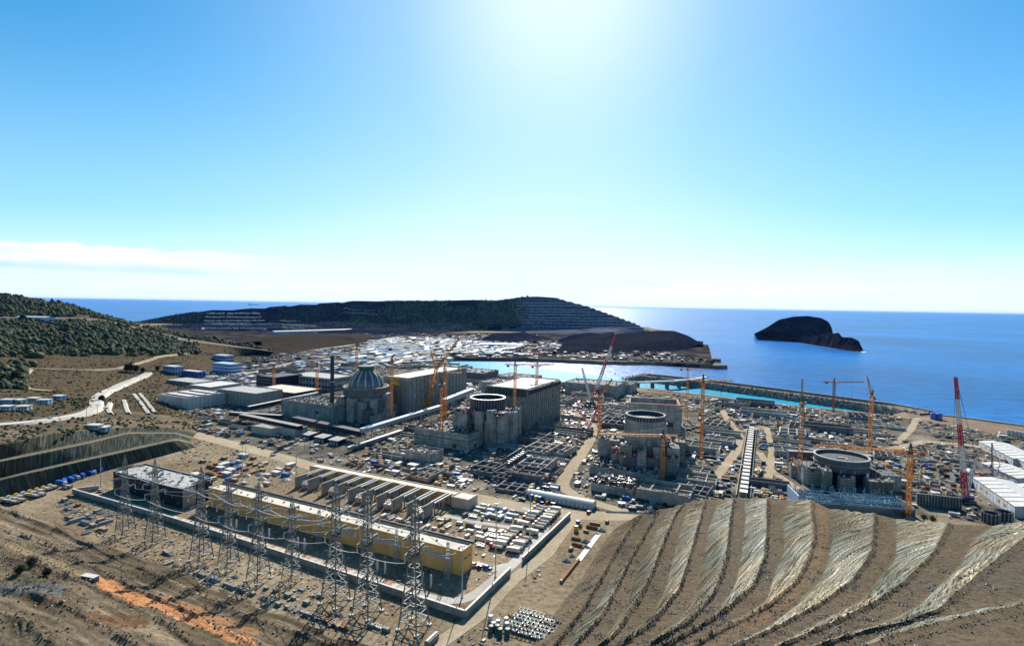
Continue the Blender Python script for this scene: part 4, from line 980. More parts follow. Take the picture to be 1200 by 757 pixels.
for i in range(6): b.box(.03, 1.0, lb_*(i+.5)/6-.8, lb_*(i+.5)/6+.8, 0, h*.9, 'concrete_pale')
b.build('column', t); starters(t, -a, 0, 0, lb_, h, 2.5, 2)
b = MB(); b.box(.8, 5, 2, lb_*.8, -.5, h*.45, 'concrete', 'concrete_dark'); b.build('side_bay', t)
for i in range(3): opening(t, -a*(.2+.27*i), h*.52, 6, 5, 'f')
t, a, c, h = bldg('auxiliary_building', 'wide low concrete block crowded with formwork before the roofless hall', 'building', (768, 567), (690, 555), (776, 553), 558, 'concrete', 'concrete_dark', 1.0); clutter_part(t, -a+1, -1, 1, c-1, h, 420, 3.0, 16, ('concrete_pale', 'dark', 'white', 'dark', 'concrete_dark')); starters(t, -a, 0, 0, c, h+1, 2.2, 1.6)
b = MB(); b.box(-a-.3, .3, -.8, -.05, h*.55, h*.75, 'concrete_pale'); b.build('ledge', t)
t, a, c, h = bldg('annex', 'low concrete foundation box bristling with dark reinforcement beside the dirt road', 'building', (741, 583), (693, 574), (746, 574), 574, 'concrete', 'dark', .6); clutter_part(t, -a+1, -1, 1, c-1, h, 260, 4.5, 17, ('dark', 'steel', 'concrete_dark', 'dark')); starters(t, -a, 0, 0, c, h, 4, 1.4)
t, a, c, h = bldg('auxiliary_building', 'plain grey block left of the third reactor ring', 'building', (735, 546), (704, 538), (742, 538), 512, 'concrete', 'concrete_dark', .8, lb=14, h=22); clutter_part(t, -a+1, -1, 1, c-1, h, 60, 3, 18)
t, a, c, h = bldg('auxiliary_building', 'grey block at the right foot of the roofless hall', 'building', (790, 549), (780, 545), (802, 541), 516, 'concrete', 'concrete_dark', .8, h=24); clutter_part(t, -a+1, -1, 1, c-1, h, 40, 3, 19); starters(t, -a, 0, 0, c, h, 3, 1.8)
# ------------------------------------------------------------------ reactor unit 4
c4 = P(985, 563); r4 = TH+R(16); t = thing('reactor_building', 'low grey steel drum of the least finished reactor above the terraced slope', 'reactor building', c4, r4); occ(c4, -40, 40, -42, 34)
z4 = hgt((985, 563), 534)
b = MB(); b.ring((0, 0), 21.5, 20.6, z4-10, z4, 56, 'concrete_dark').ring((0, 0), 22.0, 20.3, z4, z4+.7, 56, 'steel').ring((0, 0), 22.0, 21.5, z4-5, z4-4.6, 56, 'steel'); b.build('liner_ring', t)
MB().cyl((0, 0), 20.5, 20.5, z4-4, z4-2.0, 48, 'liner', 'dark').build('inner_deck', t)
b = MB(); b.rbox((0, 0, z4-2), 7, 3, .8, .2, 'concrete_pale').rbox((3, -3, z4-2), 3, 2, .6, .8, 'white'); b.build('deck_slab', t)
MB().cyl((0, 0), 19, 19, -.5, z4-10, 40, 'dark_blue').build('pedestal', t)
b = MB(); b.box(-37, -22, -20, 8, -.5, z4*.62, 'concrete', 'concrete_dark').box(22, 38, -22, 6, -.5, z4*.6, 'concrete', 'concrete_dark').box(-36, 36, 24, 30, -.5, z4*.8, 'concrete_dark', 'concrete_pale'); b.build('buttress', t)
surround(t, 24, 40, .7, z4, 54, 14); clutter_part(t, -36, 36, -22, 28, z4*.55, 160, 3, 20, ('dark', 'steel', 'concrete_pale', 'dark_blue')); starters(t, -37, 38, -20, 8, z4*.6, 3.5, 1.8)
p = P(1000, 597); t = thing('reinforcement_cage', 'blue grey mass of tied reinforcement in front of the grey drum', 'rebar cage', p-np.array([0, 0, 0]), TH+R(16)); q = random.Random(4); b = MB(); b2 = MB()
for i in range(58):
    x = -38+i*1.3
    for y in (-4, 8, 22): b.bar((x, y, 0), (x+q.uniform(-.3, .3), y, 5+q.uniform(0, 6)), .45, 'rebar_blue')
for i in range(24): b.bar((-38, -4+i*1.15, 4+q.uniform(0, 2)), (37, -4+i*1.15, 4+q.uniform(0, 2)), .3, 'rebar_blue')
for i in range(180): b.bar((q.uniform(-38, 36), q.uniform(-4, 22), q.uniform(2, 5)), (q.uniform(-38, 36), q.uniform(-4, 22), q.uniform(4, 8)) if q.random() < .1 else (q.uniform(-38, 36), q.uniform(-4, 22), 5), .0001, 'rebar_blue') if False else b.rbox((q.uniform(-37, 36), q.uniform(-4, 22), 3+q.uniform(0, 2)), q.uniform(1, 5), q.uniform(.4, 1.2), q.uniform(.3, 1.4), q.choice((0, 1.57)), q.choice(('rebar_blue', 'rebar_blue', 'dark_blue', 'pale_blue', 'dark', 'dark')))
b.build('bars', t); MB().box(-39, 38, -5, 23, -.3, 2.6, 'dark_blue').build('raft', t); occ(p, -42, 42, -8, 26)
b2.box(-40, 39, -6, -5.2, -.3, 5, 'liner').box(-40.5, -39.6, -5, 22, -.3, 9, 'pale_blue').box(38.4, 39.2, -5, 22, -.3, 6, 'concrete_pale'); b2.build('formwork', t)
# framed retaining wall and dark tanks right of it
o_, a, c = foot((1127, 597), (1068, 583), (1135, 590)); t = thing('retaining_wall', 'ribbed pale retaining wall below the red and white crane', 'wall', o_, TH+R(8)); occ(o_, -a, 0, -4, 6)
b = MB(); b.box(-a, 0, 0, .9, -.5, 9, 'concrete', 'concrete_pale'); b.build('panel', t); b = MB()
for i in range(15): b.box(-a+a*(i+.5)/15-.35, -a+a*(i+.5)/15+.35, -.7, -.02, -.4, 8.6, 'dark'); b.box(-a+a*(i+.5)/15-.35, -a+a*(i+.5)/15+.35, .95, 3.5, -.4, .8, 'steel')
b.build('rib', t)
for k, (u, v) in enumerate(((1161, 612), (1176, 610))):
    p = P(u, v); t = thing('shaft_casing', ('dark round shaft casing beside the terraced slope, the nearer of two', 'dark round shaft casing at the corner of the long white shed, the farther of two')[k], 'shaft', p); occ(p, -5, 5, -5, 5)
    b = MB(); b.ring((0, 0), 5, 4.2, -.5, 7, 24, 'dark'); b.build('casing', t); b = MB()
    for i in range(14): b.box(-.25, .25, -.25, .25, 0, 7.4, 'steel'); [None for _ in b.v]; b.v[-8:] = [(x+5.2*math.cos(i*.4488), y+5.2*math.sin(i*.4488), z) for x, y, z in b.v[-8:]]
    b.build('rib', t); MB().cyl((0, 0), 4.1, 4.1, 2, 2.5, 24, 'concrete_dark').build('floor', t)
# ------------------------------------------------------------------ long white sheds, right
def shed(label, nc, far, wd, h_, nseg, wallm, name='warehouse', pitch=1.6, rz=None):
    """gabled shed: nc near left base corner px, far: px of the far left base corner; wd across"""
    p, q = P(*nc), P(*far); d = q-p; L = np.linalg.norm(d); an = math.atan2(d[1], d[0])
    t = thing(name, label, 'warehouse', p, an)     # local x runs along the shed, y to the left of it
    OCC.append((p[:2], d[:2]/L, np.array([-d[1], d[0]])/L, -2, L+2, -wd-2, 2))
    b = MB(); b.box(0, L, -wd, 0, -.5, h_, wallm, 'white')
    for x in (0, L): b.raw([(x, -wd, h_), (x, 0, h_), (x, -wd/2, h_+pitch)], [(0, 1, 2)], wallm)
    b.build('wall', t)
    b = MB(); b.raw([(-.5, .6, h_-.1), (L+.5, .6, h_-.1), (L+.5, -wd/2, h_+pitch+.12), (-.5, -wd/2, h_+pitch+.12), (-.5, -wd-.6, h_-.1), (L+.5, -wd-.6, h_-.1)], [(1, 0, 3, 2), (2, 3, 4, 5)], 'white')
    for k in range(1, nseg): b.bar((L*k/nseg, .6, h_+.05), (L*k/nseg, -wd/2, h_+pitch+.22), .35, 'steel')
    b.build('roof', t)
    for k in range(nseg):
        b = MB(); x = L*(k+.5)/nseg; b.box(x-2, x+2, .03, .12, 0 if k % 3 == 0 else h_*.35, h_*.62, 'steel' if k % 3 else 'pale_blue'); b.build('window' if k % 3 else 'door', t)
    b = MB(); b.box(-.12, -.03, -wd*.68, -wd*.32, 0, h_*.72, 'steel'); b.build('door', t)
    return t
shed('long white shed nearest the red and white crane, its panelled wall facing the slope', (1189, 607), (1140, 571), 26, 9, 7, 'white_panel')
shed('pale roofed shed behind the long panelled white shed', (1192, 568), (1150, 549), 24, 6, 6, 'white_panel')
shed('white roofed shed at the edge of the track below the sand flat', (1187, 545), (1147, 524), 26, 7, 7, 'white')
shed('second white shed running off the frame beside the track', (1245, 572), (1183, 541), 24, 7, 7, 'white')
shed('pale shed at the frame edge behind the panelled one', (1240, 605), (1188, 575), 20, 6, 6, 'white_panel')
for k in range(5):
    p = P(1181+k*4.6, 512+k*.8); t = thing('silo', 'white cement silo in a short row below the sand flat', 'silo', p, 0, 'white silos below the sand flat'); occ(p, -3, 3, -3, 3)
    b = MB(); b.lathe((0, 0), [(.5, 1.2), (1.8, 3.2), (1.8, 8.6), (1.5, 9.2), (0, 9.4)], 16, 'white'); b.build('tank', t); b = MB()
    for x, y in ((1.4, 1.4), (-1.4, 1.4), (-1.4, -1.4), (1.4, -1.4)): MB().bar((x, y, -.3), (x, y, 3.4), .3, 'steel').build('leg', t)
for k, (u, v) in enumerate(((1093.5, 491), (1100.5, 491.5))):
    p = P(u, v); t = thing('water_tank', ('bright blue water tank on the sand flat, left one of a pair', 'bright blue water tank on the sand flat, right one of a pair')[k], 'tank', p); occ(p, -4, 4, -4, 4)
    MB().lathe((0, 0), [(3.6, -.3), (3.6, 8), (3.0, 8.6), (0, 9)], 18, 'blue').build('tank', t); b = MB(); b.ring((0, 0), 3.75, 3.55, 2.5, 2.8, 18, 'white').ring((0, 0), 3.75, 3.55, 5.3, 5.6, 18, 'white'); b.build('hoop', t)
# ------------------------------------------------------------------ buildings on the left
t, a, c, h = bldg('workshop_hall', 'big pale hall with roof lights on the left of the site', 'building', (220, 481), (194, 474), (255, 472), 467, 'white_panel', 'roof_grey', .8)
b = MB()
for k in range(3): b.box(-a*.9, -a*.1, c*(.12+.3*k), c*(.26+.3*k), h+.05, h+1.3, 'dark', 'white')
b.build('roof_light', t); b = MB(); b.box(-a-9, -a-.1, 2, c*.5, -.4, h*.5, 'steel', 'roof_grey'); b.build('lean_to', t)
bldg('workshop_hall', 'low shed with white roof just behind the big pale hall', 'building', (246, 460), (228, 456), (268, 453), 454, 'steel', 'white', .4)
bldg('workshop_hall', 'low grey roofed shed beside the pale road on the left', 'building', (228, 453.5), (197, 449), (240, 449), 449, 'concrete', 'roof_grey', .4, rows=1)
bldg('workshop_hall', 'blank grey concrete hall behind the covered conveyor', 'building', (300, 478), (262, 470), (322, 471), 462, 'concrete_pale', 'roof_grey', 1)
bldg('office_building', 'grey two storey office with pale roof left of the blue ones', 'office', (205, 441), (184, 436), (217, 436), 430, 'pale_blue', 'white', .5, rows=2, la=40, lb=18)
bldg('office_building', 'long blue walled office with white roof', 'office', (232, 443), (211, 439), (250, 436), 436, 'blue', 'white', .5, rows=1, la=52, lb=16)
t, a, c, h = bldg('office_building', 'blue and white three storey office with roof plant', 'office', (270, 438), (243, 433), (292, 431), 427, 'white', 'pale_blue', .5, la=58, lb=26)
b = MB()
for k in range(3): b.box(-a, 0, -.12, -.03, h*(.08+.33*k), h*(.22+.33*k), 'blue').box(.03, .12, 0, c, h*(.08+.33*k), h*(.22+.33*k), 'blue')
b.build('window_band', t)
t, a, c, h = bldg('office_building', 'farther blue and white office below the blue cut bank', 'office', (264, 425), (250, 422), (282, 420), 417, 'white', 'pale_blue', .5, la=48, lb=24)
b = MB()
for k in range(2): b.box(-a, 0, -.12, -.03, h*(.1+.45*k), h*(.32+.45*k), 'blue').box(.03, .12, 0, c, h*(.1+.45*k), h*(.32+.45*k), 'blue')
b.build('window_band', t)
for k, lab in enumerate(('blue grey stepped cut bank behind the offices, lowest step', 'blue grey stepped cut bank behind the offices, middle step', 'blue grey stepped cut bank behind the offices, top step')):
    p0, p1 = P(226+6*k, 421-6*k, k*9), P(300, 417-6.5*k, k*9); d = p1-p0; b = MB()
    n = 24; vs = []
    for i in range(n+1):
        e = p0+d*i/n; vs += [(e[0], e[1], k*9-.5), (e[0]+3, e[1]+9, k*9+9), (e[0]+3, e[1]+22, k*9+9), (e[0]+4, e[1]+60, -1)]
    fs = [(4*i+j, 4*i+4+j, 4*i+5+j, 4*i+1+j) for i in range(n) for j in range(3)]
    b.raw(vs, fs, 'pale_blue' if False else 'steel'); b.mats = ['far_soil']; o = b.build('cut_bank'); tag(o, kind='structure')
t, a, c, h = bldg('plant_block', 'dark blue clad tall block beside an orange crane', 'building', (323, 458), (309, 454), (336, 451), 434, 'dark_blue', 'dark', .8, h=22)
b = MB()
for k in range(4): b.box(-a, 0, -.14, -.03, h*.24*(k+.2), h*.24*(k+.2)+.5, 'steel')
b.build('ledge', t)
t, a, c, h = bldg('plant_block', 'grey framed block behind the auxiliary concrete block', 'building', (388, 458), (352, 450), (402, 452), 437, 'concrete', 'roof_grey', .8, h=20, rows=2)
t, a, c, h = bldg('plant_block', 'broad block with pale roof and dark end wall left of the auxiliary block', 'building', (345, 472), (313, 463), (368, 465), 453, 'dark', 'roof_pale', .6, h=14)
bldg('store', 'beige flat block behind the dirt road, left of a slimmer one', 'building', (318, 511), (299, 506), (326, 507), 501, 'beige', 'concrete_pale', .5, h=8)
bldg('store', 'beige flat block behind the dirt road with a pale roof', 'building', (345, 512), (320, 507), (354, 507), 503, 'beige', 'concrete_pale', .5, h=8)
for k in range(3):
    p = P(362+17*k, 516+3.4*k); t = thing('shed', 'flat grey roofed site shed in a row of three beside the dirt road', 'shed', p, TH, 'three grey roofed sheds'); occ(p, -15, 0, 0, 13)
    b = MB(); b.box(-14, -.6, .6, 12, -.4, 5, 'dark_blue'); b.build('wall', t); b = MB(); b.raw([(-14.6, 0, 5.05), (0, 0, 5.05), (0, 13, 6.1), (-14.6, 13, 6.1), (-14.6, 0, 5.35), (0, 0, 5.35), (0, 13, 6.4), (-14.6, 13, 6.4)], [(3, 2, 1, 0), (4, 5, 6, 7), (0, 1, 5, 4), (1, 2, 6, 5), (2, 3, 7, 6), (3, 0, 4, 7)], 'pale_blue' if False else 'roof_grey'); b.build('roof', t)
    b = MB()
    for i in range(3): b.box(-12+4.2*i, -9.4+4.2*i, .48, .57, 0, 3.6, 'steel')
    b.build('door', t)
def gallery(name, label, p, q, z0, z1, w_, h_, m, roofm, step=14, truss=True):
    p, q = P(*p), P(*q); d = q-p; L = np.linalg.norm(d); an = math.atan2(d[1], d[0]); t = thing(name, label, 'pipe bridge' if 'pipe' in name else 'conveyor', p, an)
    def zz(x): return z0+(z1-z0)*x/L
    b = MB(); n = max(2, int(L/6))
    for k in range(n):
        a, c = L*k/n, L*(k+1)/n-.02; b.bar((a, 0, zz(a)+h_/2), (c, 0, zz(c)+h_/2), w_, m, h_)
    b.build('duct', t); b = MB()
    for k in range(n):
        a, c = L*k/n, L*(k+1)/n-.02; b.bar((a, 0, zz(a)+h_+.2), (c, 0, zz(c)+h_+.2), w_+.8, roofm, .35)
    b.build('roof', t)
    b = MB()
    for x in np.arange(3, L, step):
        for y in (-w_/2+.3, w_/2-.3): b.bar((x, y, -.3), (x, y, zz(x)), .5, 'steel')
        b.bar((x, -w_/2, 0), (x, w_/2, zz(x)), .25, 'steel')
    b.build('trestle', t)
    OCC.append((p[:2], d[:2]/L, np.array([-d[1], d[0]])/L, 0, L, -w_/2-1, w_/2+1)); return t
gallery('conveyor', 'covered conveyor gallery climbing right past the grey concrete hall', (291, 489), (372, 474), 10, 14, 5, 4, 'dark_blue', 'white')
gallery('conveyor', 'low covered conveyor gallery left of the auxiliary block', (270, 492), (330, 496), 6, 6, 5, 4, 'dark_blue', 'steel')
gallery('pipe_gallery', 'dark covered pipe bridge running along the auxiliary block', (283, 495), (352, 511), 6, 7, 7, 4.5, 'dark_blue', 'concrete_pale')
gallery('pipe_gallery', 'dark pipe bridge below the grey auxiliary block, ending near its stack', (345, 498), (424, 518), 5, 7, 8, 5, 'dark_blue', 'dark')
gallery('pipe_gallery', 'long pale pipe bridge climbing towards the yellow derrick crane', (424, 520), (516, 489), 12, 12, 6, 4, 'steel', 'pale_blue', 16)
gallery('pipe_gallery', 'short pale pipe bridge behind the dark ring reactor', (520, 486), (553, 471), 15, 15, 7, 6, 'steel', 'pale_blue', 16)
gallery('pipe_gallery', 'low pipe rack lying between the two dirt verges before the pipe bridge', (408, 530), (470, 510), 3, 4, 4, 2, 'concrete_pale', 'steel', 10)
# segmented culvert
p, q = P(871, 583), P(881, 503); d = q-p; L = np.linalg.norm(d); t = thing('culvert', 'long white segmented culvert running away across the yard', 'culvert', p, math.atan2(d[1], d[0])); OCC.append((p[:2], d[:2]/L, np.array([-d[1], d[0]])/L, -2, L+2, -6, 6))
for k in range(22): b = MB(); a = L*k/22; b.box(a, a+L/22-.8, -3, 3, -.3, 3.2, 'concrete_pale', 'white').box(a+.8, a+2.0, -3.3, 3.3, 3.21, 3.9, 'dark').box(a+1, a+1.8, -3.02, 3.02, .4, 2.6, 'dark'); b.build('segment', t)
b = MB(); b.box(0, L, 5, 5.6, -.3, 1.8, 'concrete_pale').box(0, L, -5.6, -5, -.3, 1.5, 'concrete_dark'); b.build('kerb', t)
# foundation walls behind the harbour quay
def fwall(label, nc, left, back, vt, m='concrete'): 
    t, a, c, h = bldg('foundation_block', label, 'building', nc, left, back, vt, m, 'concrete_dark', 1.0); clutter_part(t, -a+1, -1, 1, c-1, h, 60, 3, int(nc[0])); starters(t, -a, 0, 0, c, h, 3, 2.4)
fwall('long low intake block on the quay left of the white bridge', (722, 467), (668, 459), (740, 462), 453)
fwall('low block behind the long intake block near the bridge', (738, 462), (724, 460), (752, 458), 452)
fwall('wide dark block on the quay of the far harbour', (566, 448), (538, 442), (576, 443), 438, 'concrete_dark')
fwall('pale block behind the turbine hall with cream roof', (622, 452), (588, 447), (634, 448), 444)
fwall('half built concrete block between the cream roofed hall and the harbour', (590, 461), (566, 457), (602, 456), 450)
# ------------------------------------------------------------------ lattice pylons and wires
PY_ = []
def pylon_proto():
    t = thing('lattice_pylon', 'x', 'pylon')
    b = MB(); b.lat((0, 0, 0), (0, 0, 34), 10.5, 3.6, 8, .46, 'pylon_steel', ref=(1, 0, 0)).lat((0, 0, 34), (0, 0, 57), 3.6, 2.0, 8, .36, 'pylon_steel', ref=(1, 0, 0)); b.build('body', t)
    MB().lat((0, 0, 57), (0, 0, 63), 2.0, .3, 3, .22, 'pylon_steel', ref=(1, 0, 0)).build('peak', t)
    for z, L in ((37, 7.5), (45, 9.0), (53, 6.5)):
        b = MB(); b.lat((0, -1, z), (0, -L, z+.6), 2.0, .4, 5, .22, 'pylon_steel').lat((0, 1, z), (0, L, z+.6), 2.0, .4, 5, .22, 'pylon_steel'); CA = b.build('crossarm', t)
        for s in (-1, 1):
            b = MB(); b.lathe((0, s*L), [(.12, z-3)]+[(.34 if k % 2 else .16, z-2.8+k*.3) for k in range(10)]+[(.1, z+.4)], 6, 'white'); b.build('insulator', CA)
    for x in (-5.25, 5.25):
        for y in (-5.25, 5.25): MB().box(x-.9, x+.9, y-.9, y+.9, -1.5, .7, 'white').build('footing', t)
    b = MB(); b.box(-2, 2, -2, 2, 21.5, 21.7, 'dark').box(-2.4, 2.4, -2.4, 2.4, 35.2, 35.4, 'dark'); b.build('platform', t)
    return t
def clone(root, loc, rz, sc=1.):
    r_ = root.copy(); COL.objects.link(r_); r_.location = loc; r_.rotation_euler = (0, 0, rz); r_.scale = (sc, sc, sc)
    for c in root.children:
        d = c.copy(); COL.objects.link(d); d.parent = r_
        for g in c.children: e = g.copy(); COL.objects.link(e); e.parent = d
    return r_
PYL = [(147, 625, 533), (182, 633, 538), (236, 656, 547), (268, 664, 560), (303, 679, 565), (342, 679, 581), (393, 705, 563), (430, 718, 573), (485, 735, 581)]
LB = ['leftmost lattice pylon, standing before the dark unfinished block', 'second lattice pylon from the left, before the dark unfinished block', 'third lattice pylon from the left, at the gap beside the yellow hall',
      'fourth lattice pylon from the left, before the left end of the yellow hall', 'fifth lattice pylon from the left, before the yellow hall', 'middle lattice pylon of the row, sixth from the left', 'seventh lattice pylon from the left, taller than the sixth', 'eighth lattice pylon, next to the rightmost one', 'rightmost and nearest lattice pylon, before the right end of the yellow hall']
pr = pylon_proto(); tops = []
for i, (u, v, vt) in enumerate(PYL):
    p = P(u, v); s = hgt((u, v), vt)/63.; o = pr if i == 0 else clone(pr, p, TH, s)
    o.location = p; o.rotation_euler = (0, 0, TH); o.scale = (s, s, s); tag(o, LB[i], 'pylon', 'lattice pylons before the substation'); tops.append((p, s)); occ(p, -6, 6, -6, 6)
def wire(name, label, cat, p, q, sag, t, m, n=10):
    p, q = np.array(p), np.array(q); b = MB(); pts = [p+(q-p)*k/n-np.array([0, 0, 4*sag*(k/n)*(1-k/n)]) for k in range(n+1)]
    for a, c in zip(pts[:-1], pts[1:]): b.bar(a-p, c-p, t, m)
    return tag(b.build(name, None, p), label, cat, 'power lines between the pylons and the substation')
for i in range(8):
    (p, s), (q, s2) = tops[i], tops[i+1]
    for sd, z, L in ((-1, 34, 7.5), (1, 42, 9.0), (-1, 50, 6.5)):
        wire('power_line', 'thin pale power line strung from one lattice pylon to the next', 'power line', p+BX*sd*L*s+[0, 0, z*s], q+BX*sd*L*s2+[0, 0, z*s2], 1.5, .22, 'white')
for i, (p, s) in enumerate(tops):
    for k, (sd, z, L) in enumerate(((1, 34, 7.5), (1, 42, 9.0))):
        d = (OY-p); x = -(d@AX); y = d@BX; tgt = OY+AX*(max(-LY+3, min(-3, x))+k*5)+np.array([0, 0, HY*.95])
        wire('power_line', 'thin pale power line slanting from a lattice pylon down to the yellow hall', 'power line', p+BX*sd*L*s+[0, 0, z*s], tgt-BX*.3, 2.0, .16, 'galvanised')
# ------------------------------------------------------------------ cranes
def tower_crane(u, v, vt, jl, az, lab, el=0., m='orange', w_=2.4, top='dark', cl=12, grp='tower cranes over the building site'):
    p = P(u, v); h = hgt((u, v), vt); t = thing('tower_crane', lab, 'crane', p, az, grp); occ(p, -3, 3, -3, 3)
    MB().box(-3, 3, -3, 3, -.4, .8, 'concrete_pale').build('base_block', t)
    MB().lat((0, 0, .8), (0, 0, h), w_, w_, max(6, int(h/w_/1.3)), .36, m, ref=(1, 0, 0)).build('mast', t)
    b = MB(); b.cyl((0, 0), w_*.7, w_*.7, h, h+1.2, 10, top).box(.4, 2.6, -w_*.5-1.9, -w_*.5-.1, h+.2, h+2.6, 'white'); b.build('cab', t)
    c, s = math.cos(el), math.sin(el)
    if el < .3:
        MB().lat((0, 0, h+1.2), (0, 0, h+8), w_*.8, .5, 4, .32, top, ref=(1, 0, 0)).build('tower_top', t)
        JB = MB().lat((0, 0, h+1.8), (jl*c, 0, h+1.8+jl*s), 1.7, 1.1, int(jl/2.4), .3, m).build('jib', t)
        MB().lat((0, 0, h+1.8), (-cl, 0, h+1.8), 1.6, 1.4, int(cl/2.4), .3, m).build('counter_jib', t)
        b = MB(); b.bar((0, 0, h+8), (jl*.7, 0, h+2.6), .16, top).bar((0, 0, h+8), (-cl+1, 0, h+2.6), .16, top); b.build('tie_rod', t)
        hk = jl*.6
    else:
        MB().lat((0, 0, h+1.2), (-4, 0, h+9), w_*.7, .5, 4, .32, top, ref=(1, 0, 0)).build('tower_top', t)
        JB = MB().lat((1, 0, h+1.6), (1+jl*c, 0, h+1.6+jl*s), 1.7, .8, int(jl/2.4), .3, m).build('jib', t)
        MB().lat((0, 0, h+1.4), (-cl*.6, 0, h+1.4), 2, 1.8, 3, .35, m).build('counter_jib', t)
        MB().bar((-4, 0, h+9), (1+jl*c, 0, h+1.6+jl*s), .16, top).build('tie_rod', t); hk = jl*c*.98
    MB().box(-cl*.6-2.5, -cl*.6, -1.1, 1.1, h-.9, h+1.6, 'concrete_dark').build('counterweight', t)
    zh = h+1.6+(hk*s/c if el else 0); b = MB(); b.bar((hk, 0, zh), (hk, 0, zh*.55), .12, 'dark').box(hk-.5, hk+.5, -.4, .4, zh*.55-1.2, zh*.55, 'red'); b.build('hook', JB)
    return t
def azp(dx, dy): return math.atan2(dy, dx)
tower_crane(321, 461, 432, 20, azp(-1, .3), 'short orange crane mast beside the dark blue clad block', w_=3)
tower_crane(371.5, 468, 430, 24, azp(1, 1), 'orange crane mast left of the black stack', w_=3)
tower_crane(417.5, 465, 410, 26, azp(-1, 1), 'orange crane behind the green capped dome', w_=3, top='rust')
tower_crane(458.7, 497, 425, 24, azp(.2, 1), 'tall orange crane right of the dome, against the turbine hall', w_=2.8)
tower_crane(517, 523, 452, 25, azp(.15, 1), 'orange crane with dark top in front of the block before the dark ring reactor', 1.1, w_=3)
tower_crane(522, 490, 438, 22, azp(1, -.2), 'orange crane between the two pale pipe bridges', w_=2.6)
tower_crane(602.5, 511, 429, 40, azp(1, .25), 'left one of two tall orange cranes before the striped cladding hall', w_=2.4)
tower_crane(628.5, 490, 430, 34, azp(1, .9), 'right one of two tall orange cranes before the striped cladding hall', w_=2.4)
tower_crane(702, 528, 466, 22, azp(1, .5), 'orange luffing crane left of the third reactor with short raised jib', .9, w_=2.6)
tower_crane(776, 567, 513, 54, azp(-1, .05), 'orange crane in the third reactor pit, its long jib reaching left across it', w_=2.4)
tower_crane(804.6, 492, 434, 26, azp(1, -.35), 'orange crane at the corner of the roofless hall by the basin', 0., w_=2.6)
tower_crane(821.5, 541, 448, 30, azp(1, .1), 'slender orange crane right of the roofless hall', w_=2.2)
tower_crane(937, 562, 474, 26, azp(.5, 1), 'heavy rusty orange crane left of the grey drum', .8, m='orange', w_=3.2)
tower_crane(976.5, 485, 449, 46, azp(1, .1), 'small red brown hammerhead crane on the quay against the sea', m='rust', w_=2.4, top='rust', cl=18)
tower_crane(1019, 530, 466, 24, azp(.3, 1), 'orange crane just behind the grey drum', .9, w_=2.8)
tower_crane(1064, 606, 532, 62, azp(-1, .25), 'orange crane right of the blue grey reinforcement, jib reaching left over the drum', w_=2.4, cl=10)
def crawler(u, v, tip, back, lab, m1, m2, az=None, w_=2.6, body='purple'):
    p = P(u, v); Y = p[1]; T_ = PY(*tip, Y)-p; Bk = PY(*back, Y)-p
    t = thing('crawler_crane', lab, 'crane', p, 0); occ(p, -7, 7, -7, 7)
    for s in (-1, 1): b = MB(); b.box(-5.5, 5.5, s*3.6-.8, s*3.6+.8, 0, 1.8, 'tyre').box(-4.6, 4.6, s*3.6-.82, s*3.6+.82, .5, 1.2, 'steel'); b.build('track', t)
    b = MB(); b.box(-6, 5, -2.7, 2.7, 1.9, 4.4, body).box(-8, -5.2, -3, 3, 2.1, 5.4, 'dark').box(2.5, 5.2, -2.6, -.6, 4.4, 6.2, 'white'); b.build('house', t)
    L = np.linalg.norm(T_); n = int(L/2.6)
    MB().lat((0, 0, 4), T_, w_, w_*.5, n, .15*w_, m1, alt=(m2, 5)).build('boom', t)
    MB().lat((0, 0, 4), Bk, w_*.8, w_*.4, max(5, int(np.linalg.norm(Bk)/3)), .15*w_, m2).build('back_mast', t)
    b = MB(); b.bar(Bk, T_, .2, 'dark').bar(Bk, (-7, 0, 5), .25, 'dark'); b.build('pendant', t)
    b = MB(); b.bar(T_, T_*[1, 1, .45], .15, 'dark').box(T_[0]-.7, T_[0]+.7, -.6, .6, T_[2]*.45-2, T_[2]*.45, 'red'); b.build('hook', t)
crawler(693, 474, (722, 391.5), (682, 431), 'big crawler crane with long red and white boom against the harbour', 'red', 'white', w_=4.6)
crawler(690, 505, (671.5, 462), (701, 478), 'red lattice crawler crane with boom leaning left over the trench rows', 'red', 'pink', w_=2.8)
crawler(1131, 588, (1120, 442), (1144, 537), 'tall red and white crawler crane beside the long white shed', 'red', 'white', w_=2.8)
p = P(501, 481); Y = p[1]; J, TP, BS, LL, LT, HL = [PY(u, v, Y)-p for u, v in ((511, 433), (538, 397), (505, 412), (497, 477), (487, 447), (476, 454))]
t = thing('derrick_crane', 'huge yellow orange derrick crane beside the cream roofed turbine hall', 'crane', p); occ(p, -10, 10, -6, 6); b = MB(); b.box(-9, 9, -4, 4, -.2, 1.8, 'concrete_pale').box(-5, 5, -3.6, 3.6, 1.81, 5, 'yellow_paint'); b.build('base', t)
MB().lat((0, 0, 5), J, 5, 3.6, 14, .8, 'orange').build('mast', t); DB = MB().lat(J, TP, 3.8, 2.2, 20, .7, 'rust', alt=('orange', 3)).build('boom', t); MB().lat(J, BS, 2.6, 1, 7, .6, 'orange').build('back_mast', t)
MB().lat(LL+[0, 0, 2], LT, 4, 3, 10, .8, 'yellow_paint').build('raking_leg', t); MB().lat(HL, J-[0, 0, 18], 2, 1.6, 16, .45, 'orange').build('tie_beam', t); b = MB(); b.bar(BS, TP, .3, 'dark').bar(TP, TP-[0, 0, 40], .25, 'dark').box(TP[0]-1, TP[0]+1, -1, 1, TP[2]-43, TP[2]-40, 'red'); b.build('hoist_rope', DB)
